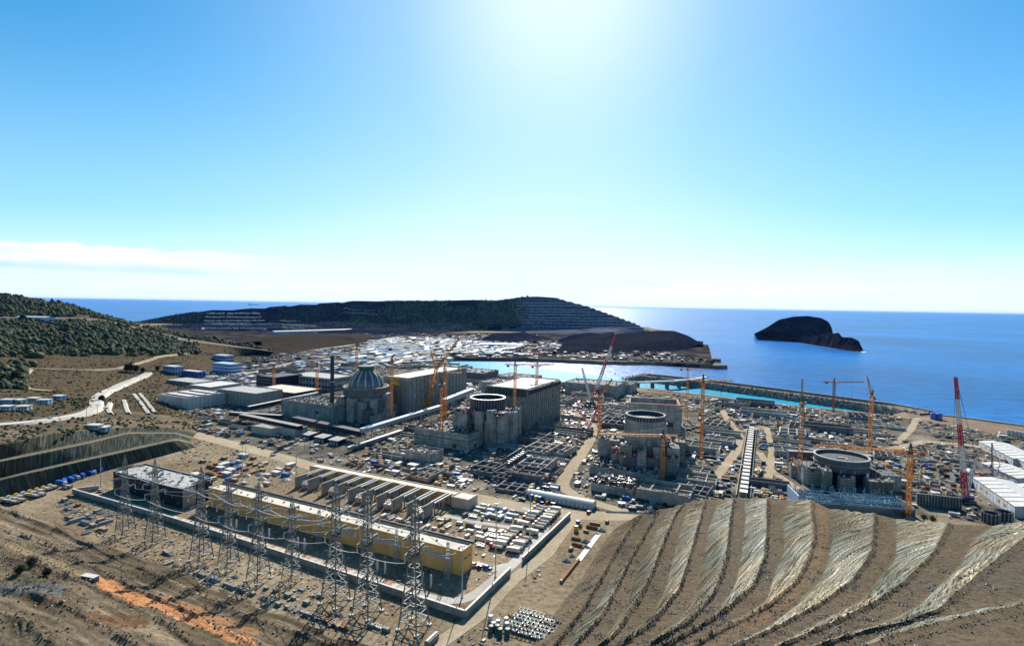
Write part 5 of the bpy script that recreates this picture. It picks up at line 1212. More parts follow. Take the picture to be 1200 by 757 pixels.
crawler(1163, 566, (1162.5, 519), (1172, 545), 'thin dark boom crane standing between the white sheds', 'dark', 'steel', w_=1.2, body='yellow_paint')
# masts
for k, (u, v, vt, lab) in enumerate([(621, 633, 569, 'tall slim light mast beside the parked trucks'), (580.5, 676, 588, 'tall slim light mast at the road fork right of the yellow hall'), (541.5, 700, 637, 'slim mast at the near corner of the yellow hall'),
    (284, 566, 520, 'slim mast behind the gap between dark block and yellow hall'), (288, 539, 516, 'short mast on the dirt beside the road, behind the stacks'), (347, 571, 512, 'tall mast at the left end of the firewalls'), (459, 558, 514, 'tall mast on the dirt verge behind the narrow yellow building'), (357, 528, 513, 'short mast before the three grey sheds'),
    (118, 572, 529, 'lamp mast at the left corner of the perimeter wall'), (101, 492, 474, 'utility pole beside the pale road bend, left one'), (116, 490, 472, 'utility pole beside the pale road bend, right one'), (70, 500, 478, 'utility pole by the plateau road on the left')]):
    p = P(u, v) if u > 117 or v > 560 else find(G3, u, v); Y = p[1]; h = (v-vt)*Y/640
    t = thing('light_mast', lab, 'mast', p); b = MB(); b.cyl((0, 0), .38, .16, -.5, h, 8, 'galvanised'); b.build('pole', t)
    b = MB(); b.box(-1.2, 1.2, -.2, .2, h-.1, h+.2, 'steel').box(-1.2, -.6, -.45, -.1, h-.6, h-.1, 'white').box(.6, 1.2, -.45, -.1, h-.6, h-.1, 'white'); b.build('lamp_head', t); MB().box(-.8, .8, -.8, .8, -.6, .4, 'concrete_pale').build('footing', t)
# ------------------------------------------------------------------ breakwater, bridge, quay
bwc = [np.array(P(u, v)) for u, v in ((1085, 486), (1040, 477), (970, 467.5), (900, 458), (830, 449), (770, 442.5), (728, 439))]
q = resample(np.array(bwc), 70); tt = np.gradient(q[:, :2], axis=0); tt /= np.linalg.norm(tt, axis=1)[:, None]; nn = np.c_[tt[:, 1], -tt[:, 0]]   # towards the sea
if (nn@np.array([.8, .6])).mean() < 0: nn = -nn
rows = []
rr = np.random.default_rng(3)
for off, z in ((-22, -10), (-17, -5), (-11, 1.5), (-8, 2.2), (4, 2.2), (8, 4.4), (12, 4.4), (26, -4), (36, -10)):
    g = np.c_[q[:, :2]+nn*off, np.full(70, z)]
    if abs(off) > 10: g += rr.normal(0, .8, g.shape)
    g[-6:, 2] = np.minimum(g[-6:, 2], np.linspace(z, -10, 6)); rows.append(g)
G5, _ = loft(rows, [3]*8); t = thing('breakwater', 'long rocky breakwater curving between the turquoise basin and open sea', 'breakwater', (0, 0, 0))
o = grid_mesh('mound', G5, ['rubble_bank', 'sand'], [0]*9+[1]*3+[0]*12, np.zeros((*G5.shape[:2], 4))); o.parent = t
b = MB()
for a, c in zip(q[:-7], q[1:-6]): b.bar((*(a[:2]+nn[0]*10), 5.0), (*(c[:2]+nn[0]*10), 5.0), 2.6, 'concrete_pale', 2.4)
b.build('parapet', t); b = MB()
for i in range(70):
    for k in range(46):
        s_ = 1 if k % 2 else -1; off = (rr.uniform(10, 32) if s_ > 0 else -rr.uniform(8, 21)); z = np.interp(off, [-22, -17, -11, -8, 4, 8, 12, 26, 36], [-10, -4, 1.5, 2.2, 2.2, 4.4, 4.4, -4, -10])
        if i > 63: z -= (i-63)*2
        e = q[i, :2]+nn[i]*off+rr.normal(0, 2, 2); stone(b, np.r_[e, z], rr.uniform(1.0, 2.6), rr.choice(['rock', 'rock_pale', 'rock_dark'], p=[.3, .6, .1]))
tag(b.build('armour_rock', t), kind='stuff')
wc = [np.array(P(u, v, 0.)) for u, v in ((1062, 482.2), (1130, 490), (1200, 499.3), (1420, 530.5))]; b = MB()
for p, e in zip(wc[:-1], wc[1:]): b.bar(p+[0, 0, .4], e+[0, 0, .4], 3.2, 'concrete_pale', 2.4)
tag(b.build('sea_wall'), 'pale sea wall along the edge of the sand flat', 'wall')
br = [np.array(P(u, v, 5)) for u, v in ((690, 449.2), (722, 448.6), (756, 448), (790, 446.6), (812, 444.6), (828, 442))]; t = thing('bridge', 'white bridge deck on dark piers across the harbour mouth', 'bridge', br[0]); b = MB(); b2 = MB(); b3 = MB()
for p, e in zip(br[:-1], br[1:]):
    b.bar(p-br[0], e-br[0], 13, 'white', 1.8); d = (e-p)/np.linalg.norm(e-p); n_ = np.array([-d[1], d[0], 0])
    for s in (-1, 1): b2.bar(p-br[0]+n_*6.3*s+[0, 0, 1.5], e-br[0]+n_*6.3*s+[0, 0, 1.5], .4, 'white', 1.2)
    for k in range(2): c = p+(e-p)*(k+.5)/2-br[0]; b3.box(c[0]-2.4, c[0]+2.4, c[1]-6, c[1]+6, -16, -1, 'dark')
b.build('deck', t); b2.build('railing', t)
k = 0
for i in range(0, len(b3.v), 8):
    x = MB(); x.raw(b3.v[i:i+8], [(0, 1, 5, 4), (1, 2, 6, 5), (2, 3, 7, 6), (3, 0, 4, 7), (4, 5, 6, 7)], 'concrete_dark'); x.build('pier', t)
qy = [np.array(P(u, v)) for u, v in ((1040, 487.5), (1000, 483), (900, 473), (830, 464), (760, 456.5))]; b = MB()
for p, e in zip(qy[:-1], qy[1:]): b.bar(p+[0, 0, -.5], e+[0, 0, -.5], 5, 'rust', 2.8)
tag(b.build('quay_wall'), 'brown quay wall along the near edge of the turquoise basin', 'quay')
# tower and mast on the headland, ship on the horizon
p = find(GB, 617, 349.5); t = thing('lookout_tower', 'small square tower on top of the terraced headland', 'tower', p); MB().box(-5, 5, -5, 5, -6, 24, 'concrete_dark').build('shaft', t); MB().box(-6.5, 6.5, -6.5, 6.5, 24.01, 30, 'concrete_dark').build('cabin', t)
p = find(GB, 591, 353); t = thing('radio_mast', 'thin radio mast on the wooded ridge left of the tower', 'mast', p); MB().lat((0, 0, -5), (0, 0, 42), 3, 1, 10, .7, 'dark', ref=(1, 0, 0)).build('lattice', t)
p = PY(297, 356.2, 25000); p[2] = -9; t = thing('cargo_ship', 'faint cargo ship on the horizon left of the headland', 'ship', p); b = MB(); b.raw([(-230, -20, 0), (200, -20, 0), (250, 0, 26), (200, 20, 0), (-230, 20, 0), (-235, -22, 24), (200, -22, 24), (200, 22, 24), (-235, 22, 24)], [(0, 1, 6, 5), (1, 2, 6), (1, 3, 2), (3, 7, 2), (3, 4, 8, 7), (4, 0, 5, 8), (5, 6, 2, 7, 8)], 'dark_blue'); b.build('hull', t); b = MB(); b.box(-200, -140, -16, 16, 24, 80, 'white'); b.build('bridge', t)
# ------------------------------------------------------------------ vehicles and stores
def truck_proto(col, bed):
    t = thing('truck', 'x', 'truck'); b = MB()
    b.raw([(2.4, -1.2, .9), (4.4, -1.2, .9), (4.4, 1.2, .9), (2.4, 1.2, .9), (2.4, -1.2, 3.1), (3.9, -1.1, 3.1), (3.9, 1.1, 3.1), (2.4, 1.2, 3.1), (4.4, -1.15, 1.9), (4.4, 1.15, 1.9)], [(0, 1, 8, 5, 4), (1, 2, 9, 8), (8, 9, 6, 5), (2, 3, 7, 6, 9), (4, 5, 6, 7), (3, 0, 4, 7)], col); b.build('cab', t)
    b = MB(); b.box(-4.4, 2.2, -1.25, 1.25, 1.0, 1.3, 'dark')
    if bed == 'tip':
        b.raw([(-4.4, -1.2, 1.31), (2.0, -1.2, 1.31), (2.0, 1.2, 1.31), (-4.4, 1.2, 1.31), (-4.7, -1.35, 2.7), (2.2, -1.35, 2.7), (2.2, 1.35, 2.7), (-4.7, 1.35, 2.7)], [(0, 1, 5, 4), (1, 2, 6, 5), (2, 3, 7, 6), (3, 0, 4, 7), (3, 2, 1, 0)], 'white' if col != 'white' else 'beige'); b.box(-4.2, 1.8, -1.1, 1.1, 1.9, 2.4, 'rock_pale')
    else: b.box(-4.4, 2.1, -1.25, 1.25, 1.31, 3.5, bed)
    b.build('load_bed', t); b = MB()
    for x in (3.3, -2.2, -3.5):
        for y in (-1.1, 1.1): b = MB(); b.hcyl((x, y-.18, .5), (x, y+.18, .5), .52, 10, 'tyre'); b.build('wheel', t)
    return t
def car_proto(col):
    t = thing('car', 'x', 'car'); b = MB(); b.raw([(-2.1, -.85, .4), (2.1, -.85, .4), (2.1, .85, .4), (-2.1, .85, .4), (-2.1, -.85, .95), (2.1, -.85, .85), (2.1, .85, .85), (-2.1, .85, .95)], [(0, 1, 5, 4), (1, 2, 6, 5), (2, 3, 7, 6), (3, 0, 4, 7), (4, 5, 6, 7)], col)
    b.build('body', t); b = MB(); b.raw([(-1.9, -.8, .95), (1.1, -.8, .9), (1.1, .8, .9), (-1.9, .8, .95), (-1.5, -.65, 1.5), (.4, -.65, 1.5), (.4, .65, 1.5), (-1.5, .65, 1.5)], [(0, 1, 5, 4), (1, 2, 6, 5), (2, 3, 7, 6), (3, 0, 4, 7)], 'glass'); b.raw([(-1.5, -.65, 1.52), (.4, -.65, 1.52), (.4, .65, 1.52), (-1.5, .65, 1.52)], [(0, 1, 2, 3)], col); b.build('cabin', t)
    for x in (-1.3, 1.3):
        for y in (-.8, .8): b = MB(); b.hcyl((x, y-.1, .33), (x, y+.1, .33), .33, 8, 'tyre'); b.build('wheel', t)
    return t
protos = {}
def place(kind, col, p, rz, label, cat, group, maker, sc=1.):
    k = (kind, col)
    if k not in protos: o = maker(); protos[k] = o
    else: o = clone(protos[k], p, rz, sc)
    o.location = p; o.rotation_euler = (0, 0, rz); o.scale = (sc, sc, sc); return tag(o, label, cat, group)
q = random.Random(12)
A_, B_ = P(604, 648), P(657, 596); d = (B_-A_); L = np.linalg.norm(d); d /= L; n_ = np.array([-d[1], d[0], 0])
for i in range(int(L/5.0)):
    for s in (0, 1):
        if q.random() < .12: continue
        c = q.choice(('white', 'white', 'beige', 'red')); bd = q.choice(('white', 'tip', 'beige')) if c != 'red' else 'tip'
        p = A_+d*(i*5.0)+n_*(2+s*11+q.uniform(-.6, .6)); pre = {'white': 'white', 'beige': 'beige', 'red': 'red'}[c]+{'white': ' box', 'tip': ' tipper', 'beige': ' canvas'}[bd]
        place('truck', (c, bd), p, math.atan2(n_[1], n_[0])+q.uniform(-.08, .08), pre+' truck parked in the row along the wall right of the yellow hall', 'truck', 'trucks parked along the wall', lambda: truck_proto(c, bd)); OCC.append((p[:2], d[:2], n_[:2], -2, 2, -5, 5))
A_, B_ = P(4, 588), P(82, 566); d = B_-A_; L = np.linalg.norm(d); d /= L; n_ = np.array([-d[1], d[0], 0])
for i in range(int(L/4.6)):
    for s in (0, 1):
        if q.random() < .25: continue
        c = q.choice(('white', 'blue', 'white', 'yellow_paint')); p = A_+d*(i*4.6)-n_*(1+s*9); nm = {'white': 'white', 'blue': 'blue', 'yellow_paint': 'yellow'}[c]
        place('truck', (c, 'tip'), p, math.atan2(n_[1], n_[0])+q.uniform(-.15, .15), nm+' tipper truck parked at the foot of the grey cut slopes', 'truck', 'trucks at the foot of the cut slopes', lambda: truck_proto(c, 'tip'))
for i, (u, v) in enumerate([(71, 568), (77, 566), (84, 564), (91, 561), (98, 559), (105, 556), (112, 554), (119, 552), (125, 549)]):
    p = P(u, v)
    c = 'blue' if i % 3 else 'white'
    place('truck', (c, 'blue'), p+BX*q.uniform(-2, 2), TH+q.uniform(-.35, .35), c+' truck with blue load bed below the lowest bench of the cut slopes', 'truck', 'blue trucks beneath the lowest bench', lambda: truck_proto(c, 'blue'))
for i, (u, v, c) in enumerate([(556, 663, 'white'), (563, 664.5, 'red'), (571, 666, 'blue'), (320, 534, 'white'), (400, 556, 'white'), (505, 577, 'dark'), (640, 600, 'white'), (690, 601, 'red'), (118, 576, 'white'), (60, 491, 'white')]):
    p = P(u, v, .12) if i < 9 else find(G3, u, v)+[0, 0, 1.]
    lab = ['white car beside the right end of the yellow hall', 'red car beside the right end of the yellow hall', 'blue car at the road fork beside the yellow hall', 'white car on the dirt road near the grey sheds', 'white car on the dirt road behind the firewalls', 'dark car on the dirt road behind the narrow yellow building', 'white car beside the long storage tent', 'red car at the dirt road end by the terraced hill', 'white car at the left corner of the perimeter wall', 'white car on the plateau road'][i]
    place('car', c, p, TH+q.choice((0, 1.57)), lab, 'car', None, lambda: car_proto(c), 1.25)
# shared store meshes, one object each
def m_container(c):
    b = MB(); b.box(-3.05, 3.05, -1.22, 1.22, .1, 2.5, c, 'white' if c in ('white', 'beige') else c)
    for x in (-3.1, 3.0):
        for y in (-1.27, 1.17): b.box(x, x+.1, y, y+.1, 0, 2.62, 'steel')
    for i in range(10): b.box(-2.8+i*.6, -2.5+i*.6, -1.29, -1.225, .25, 2.4, c).box(-2.8+i*.6, -2.5+i*.6, 1.225, 1.29, .25, 2.4, c)
    for y in (-.6, .6): b.box(3.055, 3.12, y-.05, y+.05, .2, 2.4, 'steel')
    return b
def m_cabin(c):
    b = MB(); b.box(-4, 4, -2.4, 2.4, 0, 2.8, c, 'roof_grey' if c == 'pale_blue' else 'white').box(-4.2, 4.2, -2.6, 2.6, 2.81, 3.05, 'white')
    for i in range(4): b.box(-3.3+i*1.9, -2.2+i*1.9, -2.46, -2.41, 1.0, 2.1, 'glass').box(-3.3+i*1.9, -2.2+i*1.9, 2.41, 2.46, 1.0, 2.1, 'glass')
    return b.box(4.01, 4.08, -.5, .5, 0, 2.1, 'blue')
def m_stack(c):
    b = MB(); r_ = random.Random(hash(c) % 99)
    for k in range(5): b.box(-2.6+r_.uniform(-.2, .2), 2.6+r_.uniform(-.2, .2), -1.3, 1.3, .2+k*.42, .5+k*.42, c).box(-2, -1.7, -1.3, 1.3, .0+k*.42, .19+k*.42, 'timber').box(1.7, 2, -1.3, 1.3, .0+k*.42, .19+k*.42, 'timber')
    return b
def m_pipes(c):
    b = MB()
    for r_, k in ((0, 5), (1, 4), (2, 3)):
        for i in range(k): b.hcyl((-4.5, (i-(k-1)/2)*.8, .4+r_*.68), (4.5+.2*(i % 2), (i-(k-1)/2)*.8, .4+r_*.68), .38, 8, c)
    return b
def m_wallform(c):
    b = MB(); b.box(-4, 4, -.15, .15, 0, 3.6, c)
    for i in range(7): b.box(-3.8+i*1.2, -3.6+i*1.2, -.5, -.16, 0, 3.6, 'steel')
    for i in (-2.5, 2.5): b.bar((i, -.4, 3.2), (i, -2.4, 0), .2, 'steel')
    return b
def m_block(c):
    b = MB(); b.box(-3.4, 3.4, -2.2, 2.2, 0, 1.6, c).box(-3.2, -2.6, -2, 2, 1.61, 3.0, c).box(2.6, 3.2, -2, 2, 1.61, 3.0, c).box(-2.59, 2.59, 1.4, 2, 1.61, 3.0, c)
    for i in range(6): b.bar((-2.9+i*1.15, 1.7, 3), (-2.9+i*1.15, 1.7, 4.2), .14, 'rust')
    return b
def m_scaf(c):
    b = MB()
    for x in (-2, 0, 2):
        for y in (-1, 1): b.bar((x, y, 0), (x, y, 6), .16, c)
    for z in (2, 4, 5.9): b.box(-2.1, 2.1, -1.1, 1.1, z, z+.12, 'timber'); b.bar((-2, -1, z-2), (2, -1, z), .12, c)
    return b
def m_heap(c):
    r_ = np.random.default_rng(5); n = 12; v = []
    for rr_, z in ((3.6, -.1), (2.6, .9), (1.3, 1.7), (.3, 2.0)):
        for i in range(n): a = i*2*math.pi/n; k = rr_*r_.uniform(.8, 1.2); v.append((k*math.cos(a)*1.3, k*math.sin(a), z*r_.uniform(.85, 1.15)))
    b = MB(); b.raw(v, [(l*n+i, l*n+(i+1) % n, (l+1)*n+(i+1) % n, (l+1)*n+i) for l in range(3) for i in range(n)]+[tuple(3*n+i for i in range(n))], c); return b
def m_frame(c):
    b = MB()
    for x in (-3, -1, 1, 3):
        for y in (-1.2, 1.2): b.bar((x, y, 0), (x, y, 2.2), .25, c)
        b.bar((x, -1.2, 2.2), (x, 1.2, 2.2), .25, c)
    for y in (-1.2, 1.2):
        for z in (.2, 2.2): b.bar((-3, y, z), (3, y, z), .25, c)
    return b.box(-2.8, 2.8, -1, 1, .3, .9, 'steel')
def m_tank(c):
    b = MB(); b.lathe((0, 0), [(1.35, 0), (1.35, 2.7), (1.1, 3.0), (0, 3.1)], 14, c); b.ring((0, 0), 1.42, 1.33, 1.2, 1.35, 14, 'steel'); return b
def m_cells(c):
    b = MB(); W, D, H_ = 9, 6.5, 3.2
    b.box(-W, W, -D, D, -.2, .25, 'concrete_dark')
    for y in (-D, -D/3, D/3, D): b.box(-W, W, y-.3, y+.3, .26, H_*(1 if abs(y) > 3 else .8), c)
    for i, x in enumerate((-W, -W/2, 0, W/2, W)):
        for y0, y1 in ((-D+.31, -D/3-.31), (-D/3+.31, D/3-.31), (D/3+.31, D-.31)): b.box(x-.3, x+.3, y0, y1, .26, H_*(.95 if i % 2 else .7), c)
    for i in range(12): b.bar((-W+i*1.6, -D, H_), (-W+i*1.6, -D, H_+1.4), .13, 'rust')
    return b
def m_trench(c):
    b = MB()
    for y, h_ in ((-2.2, 2.6), (2.2, 3.4)): b.box(-13, 13, y-.3, y+.3, -.2, h_, c)
    for i in range(8): b.box(-12.6+i*3.5, -12.1+i*3.5, -1.89, 1.89, 1.6, 2.0, 'steel').box(-12.9+i*3.5, -12.5+i*3.5, -3, -2.51, -.2, 1.6, c)
    b.box(-13, 13, -1.88, 1.88, -.2, .1, 'dark'); return b
MK = {'foundation_pit': (m_cells, 9.5), 'service_trench': (m_trench, 9.5), 'container': (m_container, 3.3), 'site_cabin': (m_cabin, 4.4), 'plank_stack': (m_stack, 2.8), 'pipe_bundle': (m_pipes, 4.6), 'wall_formwork': (m_wallform, 4.1), 'footing_block': (m_block, 3.8), 'scaffold': (m_scaf, 2.2), 'spoil_heap': (m_heap, 4.5), 'storage_rack': (m_frame, 3.2), 'storage_tank': (m_tank, 1.5)}
CATS = {'foundation_pit': 'foundation', 'service_trench': 'trench', 'container': 'container', 'site_cabin': 'cabin', 'plank_stack': 'stack', 'pipe_bundle': 'pipes', 'wall_formwork': 'formwork', 'footing_block': 'foundation', 'scaffold': 'scaffold', 'spoil_heap': 'heap', 'storage_rack': 'rack', 'storage_tank': 'tank'}
NOUN = {'foundation_pit': 'cellular concrete foundation', 'service_trench': 'concrete service trench', 'container': 'shipping container', 'site_cabin': 'site cabin', 'plank_stack': 'stack of formwork boards', 'pipe_bundle': 'bundle of pipes', 'wall_formwork': 'propped wall formwork panel', 'footing_block': 'concrete footing with starter bars', 'scaffold': 'scaffold tower', 'spoil_heap': 'spoil heap', 'storage_rack': 'storage rack', 'storage_tank': 'round tank'}
CN = {'white': 'white', 'beige': 'beige', 'blue': 'blue', 'red': 'red', 'steel': 'grey', 'timber': 'brown', 'concrete_pale': 'pale', 'concrete': 'grey', 'concrete_dark': 'dark grey', 'rust': 'rusty', 'rock': 'grey', 'rock_pale': 'pale', 'pale_blue': 'pale blue', 'orange': 'orange', 'terracotta': 'reddish', 'dark': 'black', 'yellow_paint': 'yellow', 'galvanised': 'silvery', 'sand': 'sandy', 'green_steel': 'dark green'}
meshes = {}; counts = {}
def item(kind, c, p, rz, where, sc=1.0, sz=1.0):
    if counts.get(kind, 0) >= 295: return
    counts[kind] = counts.get(kind, 0)+1
    if (kind, c) not in meshes:
        o = MK[kind][0](c).build(kind); meshes[(kind, c)] = o
    else: o = meshes[(kind, c)].copy(); COL.objects.link(o)
    o.location = p; o.rotation_euler = (0, 0, rz); o.scale = (sc, sc, sc*sz)
    tag(o, f'{CN[c]} {NOUN[kind]} {where}', CATS[kind], f'{NOUN[kind]}s {where}')
GRID = {}
def free(p, rad):
    gx, gy = int(p[0]//10), int(p[1]//10)
    for i in range(gx-1, gx+2):
        for j in range(gy-1, gy+2):
            for q_, r_ in GRID.get((i, j), ()):
                if (q_[0]-p[0])**2+(q_[1]-p[1])**2 < (rad+r_)**2*.62: return False
    return True
def inpoly(p, poly):
    c = False; n = len(poly)
    for i in range(n):
        a, b = poly[i], poly[i-1]
        if (a[1] > p[1]) != (b[1] > p[1]) and p[0] < (b[0]-a[0])*(p[1]-a[1])/(b[1]-a[1])+a[0]: c = not c
    return c
def zone(poly, n, where, mixk, rz=TH, sc=1.0, seed=1):
    q = random.Random(seed); w_ = [P(u, v)[:2] for u, v in poly]; us = [p[0] for p in poly]; vs = [p[1] for p in poly]; k = 0; tr = 0
    xs = [p[0] for p in w_]; ys = [p[1] for p in w_]
    while k < n and tr < n*12:
        tr += 1; p = np.array([q.uniform(min(xs), max(xs)), q.uniform(min(ys), max(ys)), 0])
        xa, xb = p@AX, p@BX; xb = round(xb/7.5)*7.5+q.uniform(-.5, .5); p = AX*xa+BX*xb
        if not inpoly(p, w_): continue
        kind, c = q.choice(mixk); s_ = sc*q.uniform(.85, 1.2)*(q.uniform(1, 1.5) if kind in ('foundation_pit', 'service_trench') else 1); rad = MK[kind][1]*s_
        if not free(p, rad) or blocked(p, rad*.6): continue
        GRID.setdefault((int(p[0]//10), int(p[1]//10)), []).append((p, rad))
        item(kind, c, p+[0, 0, .02], rz+q.choice((0, math.pi/2, 0))+q.uniform(-.09, .09), where, s_, q.uniform(.45, 1.5) if kind in ('foundation_pit', 'service_trench') else 1.0); k += 1
SITE = [('foundation_pit', 'concrete_pale')]*2+[('foundation_pit', 'concrete_dark')]+[('service_trench', 'concrete_pale')]*2+[('service_trench', 'concrete_dark')]+[('container', 'white'), ('container', 'steel'), ('container', 'concrete_pale'), ('container', 'blue'), ('site_cabin', 'white'), ('plank_stack', 'concrete_pale'), ('plank_stack', 'timber'), ('plank_stack', 'concrete_dark'), ('plank_stack', 'white'), ('pipe_bundle', 'steel'), ('pipe_bundle', 'dark'), ('pipe_bundle', 'rust'), ('wall_formwork', 'timber'), ('wall_formwork', 'concrete_pale'), ('footing_block', 'concrete_pale'), ('footing_block', 'concrete_dark'), ('scaffold', 'steel'), ('scaffold', 'rust'), ('spoil_heap', 'rock'), ('storage_rack', 'galvanised'), ('storage_rack', 'steel'), ('storage_tank', 'white')]
BIG = [('foundation_pit', 'concrete'), ('foundation_pit', 'concrete_dark'), ('foundation_pit', 'concrete_pale'), ('service_trench', 'concrete'), ('service_trench', 'concrete_dark')]
zone([(560, 558), (578, 522), (650, 495), (668, 480), (700, 490), (690, 540), (668, 580), (640, 588)], 17, 'between the second and third reactor buildings', BIG, sc=1.35, seed=102)
zone([(700, 600), (690, 560), (790, 575), (800, 545), (840, 500), (870, 500), (865, 583), (800, 596), (760, 604)], 13, 'at the foot of the third reactor building', BIG, sc=1.35, seed=103)
zone([(885, 582), (890, 505), (935, 500), (945, 560), (950, 590), (910, 590)], 13, 'between the white culvert and the grey drum', BIG, sc=1.35, seed=104)
zone([(820, 500), (815, 466), (900, 476), (1000, 487), (1045, 492), (1040, 520), (960, 525), (900, 503)], 11, 'along the quay of the turquoise basin', BIG, sc=1.5, seed=105)
zone([(640, 449), (690, 453), (745, 462), (735, 500), (705, 520), (700, 480), (655, 478), (650, 460)], 11, 'between the striped hall and the harbour', BIG, sc=1.5, seed=107)
zone([(230, 455), (300, 440), (350, 428), (420, 424), (500, 432), (530, 430), (560, 437), (590, 450), (560, 475), (525, 462), (510, 436), (440, 430), (400, 445), (330, 450), (262, 462)], 22, 'behind the domed reactor', BIG, sc=1.7, seed=108)
zone([(560, 558), (578, 522), (650, 495), (668, 480), (700, 490), (690, 540), (668, 580), (640, 588)], 260, 'between the second and third reactor buildings', SITE, seed=2)
zone([(700, 600), (690, 560), (790, 575), (800, 545), (840, 500), (870, 500), (865, 583), (800, 596), (760, 604)], 170, 'at the foot of the third reactor building', SITE, seed=3)
zone([(885, 582), (890, 505), (935, 500), (945, 560), (950, 590), (910, 590)], 170, 'between the white culvert and the grey drum', SITE, seed=4)
zone([(820, 500), (815, 466), (900, 476), (1000, 487), (1045, 492), (1040, 520), (960, 525), (900, 503)], 250, 'along the quay of the turquoise basin', SITE, seed=5)
zone([(1030, 560), (1030, 530), (1080, 520), (1140, 530), (1145, 560), (1120, 590), (1065, 582)], 70, 'between the grey drum and the white sheds', SITE, seed=6)
zone([(640, 449), (690, 453), (745, 462), (735, 500), (705, 520), (700, 480), (655, 478), (650, 460)], 110, 'between the striped hall and the harbour', SITE, seed=7)
zone([(390, 560), (425, 525), (470, 505), (490, 495), (500, 530), (520, 548), (545, 545), (560, 560), (540, 575), (450, 560)], 100, 'before the second reactor building beside the pipe bridge', SITE, seed=8)
zone([(190, 486), (200, 480), (230, 482), (262, 480), (290, 500), (280, 515), (250, 507), (210, 495)], 60, 'beside the big pale hall on the left', SITE, seed=9)
zone([(230, 455), (300, 440), (350, 428), (420, 424), (500, 432), (530, 430), (560, 437), (590, 450), (560, 475), (525, 462), (510, 436), (440, 430), (400, 445), (330, 450), (262, 462)], 240, 'behind the domed reactor', [('container', 'white')]*4+[('site_cabin', 'white')]*4+[('site_cabin', 'pale_blue'), ('container', 'blue'), ('plank_stack', 'concrete_pale'), ('footing_block', 'concrete_dark'), ('pipe_bundle', 'steel'), ('spoil_heap', 'rock_pale')], sc=1.5, seed=10)
zone([(215, 440), (300, 428), (345, 425), (420, 425), (400, 432), (320, 440), (240, 452)], 50, 'beside the blue offices', [('container', 'white'), ('site_cabin', 'white'), ('container', 'pale_blue'), ('site_cabin', 'pale_blue')], sc=1.4, seed=11)
zone([(225, 560), (240, 538), (300, 532), (345, 548), (330, 575), (300, 572)], 46, 'in the open store behind the dark block', [('container', 'blue'), ('container', 'beige'), ('plank_stack', 'rust'), ('plank_stack', 'timber'), ('plank_stack', 'white'), ('pipe_bundle', 'rust'), ('spoil_heap', 'rock_pale'), ('site_cabin', 'white')], seed=12)
zone([(345, 585), (500, 612), (520, 625), (480, 618), (400, 602), (350, 592)], 40, 'behind the yellow hall', [('storage_rack', 'galvanised'), ('plank_stack', 'white'), ('storage_rack', 'steel'), ('storage_tank', 'steel')], sc=.8, seed=13)
zone([(505, 625), (512, 608), (545, 602), (600, 618), (590, 640), (560, 650), (550, 637)], 46, 'in the store inside the road loop', [('plank_stack', 'white'), ('plank_stack', 'timber'), ('container', 'white'), ('storage_rack', 'galvanised'), ('storage_tank', 'white'), ('container', 'concrete_dark')], sc=.85, seed=14)
zone([(555, 603), (565, 590), (612, 598), (622, 612), (600, 614)], 30, 'in the store above the road loop', [('plank_stack', 'pale_blue'), ('plank_stack', 'beige'), ('plank_stack', 'pale_blue'), ('pipe_bundle', 'steel')], sc=.9, seed=15)
zone([(390, 575), (470, 572), (540, 582), (620, 594), (560, 598), (480, 585)], 34, 'on the dirt verge behind the narrow yellow building', [('plank_stack', 'timber'), ('spoil_heap', 'rock'), ('footing_block', 'concrete_pale'), ('pipe_bundle', 'steel')], sc=.8, seed=16)
zone([(70, 600), (60, 590), (85, 582), (130, 600), (135, 625), (100, 625)], 26, 'between the perimeter wall and the brown hillside', [('plank_stack', 'timber'), ('plank_stack', 'concrete_pale'), ('pipe_bundle', 'steel'), ('container', 'white'), ('storage_rack', 'steel'), ('plank_stack', 'rust')], sc=.85, seed=17)
zone([(150, 640), (300, 665), (440, 715), (460, 745), (380, 735), (260, 688)], 70, 'among the feet of the pylons', [('plank_stack', 'concrete_pale'), ('plank_stack', 'concrete_pale'), ('pipe_bundle', 'steel'), ('spoil_heap', 'rock'), ('storage_rack', 'steel')], sc=.6, seed=18)
zone([(1075, 500), (1110, 494), (1180, 505), (1200, 510), (1185, 522), (1120, 512), (1085, 510)], 50, 'below the sand flat', [('container', 'white'), ('site_cabin', 'white'), ('container', 'steel'), ('spoil_heap', 'rock'), ('container', 'blue')], sc=1.1, seed=19)
zone([(655, 665), (680, 612), (700, 600), (720, 604), (690, 640)], 22, 'in the cutting beside the terraced hill', [('spoil_heap', 'rock'), ('plank_stack', 'timber'), ('spoil_heap', 'rock_pale'), ('container', 'blue'), ('pipe_bundle', 'rust')], sc=.7, seed=20)
zone([(20, 476), (0, 500), (120, 490), (205, 492), (150, 470)], 0, '', SITE)
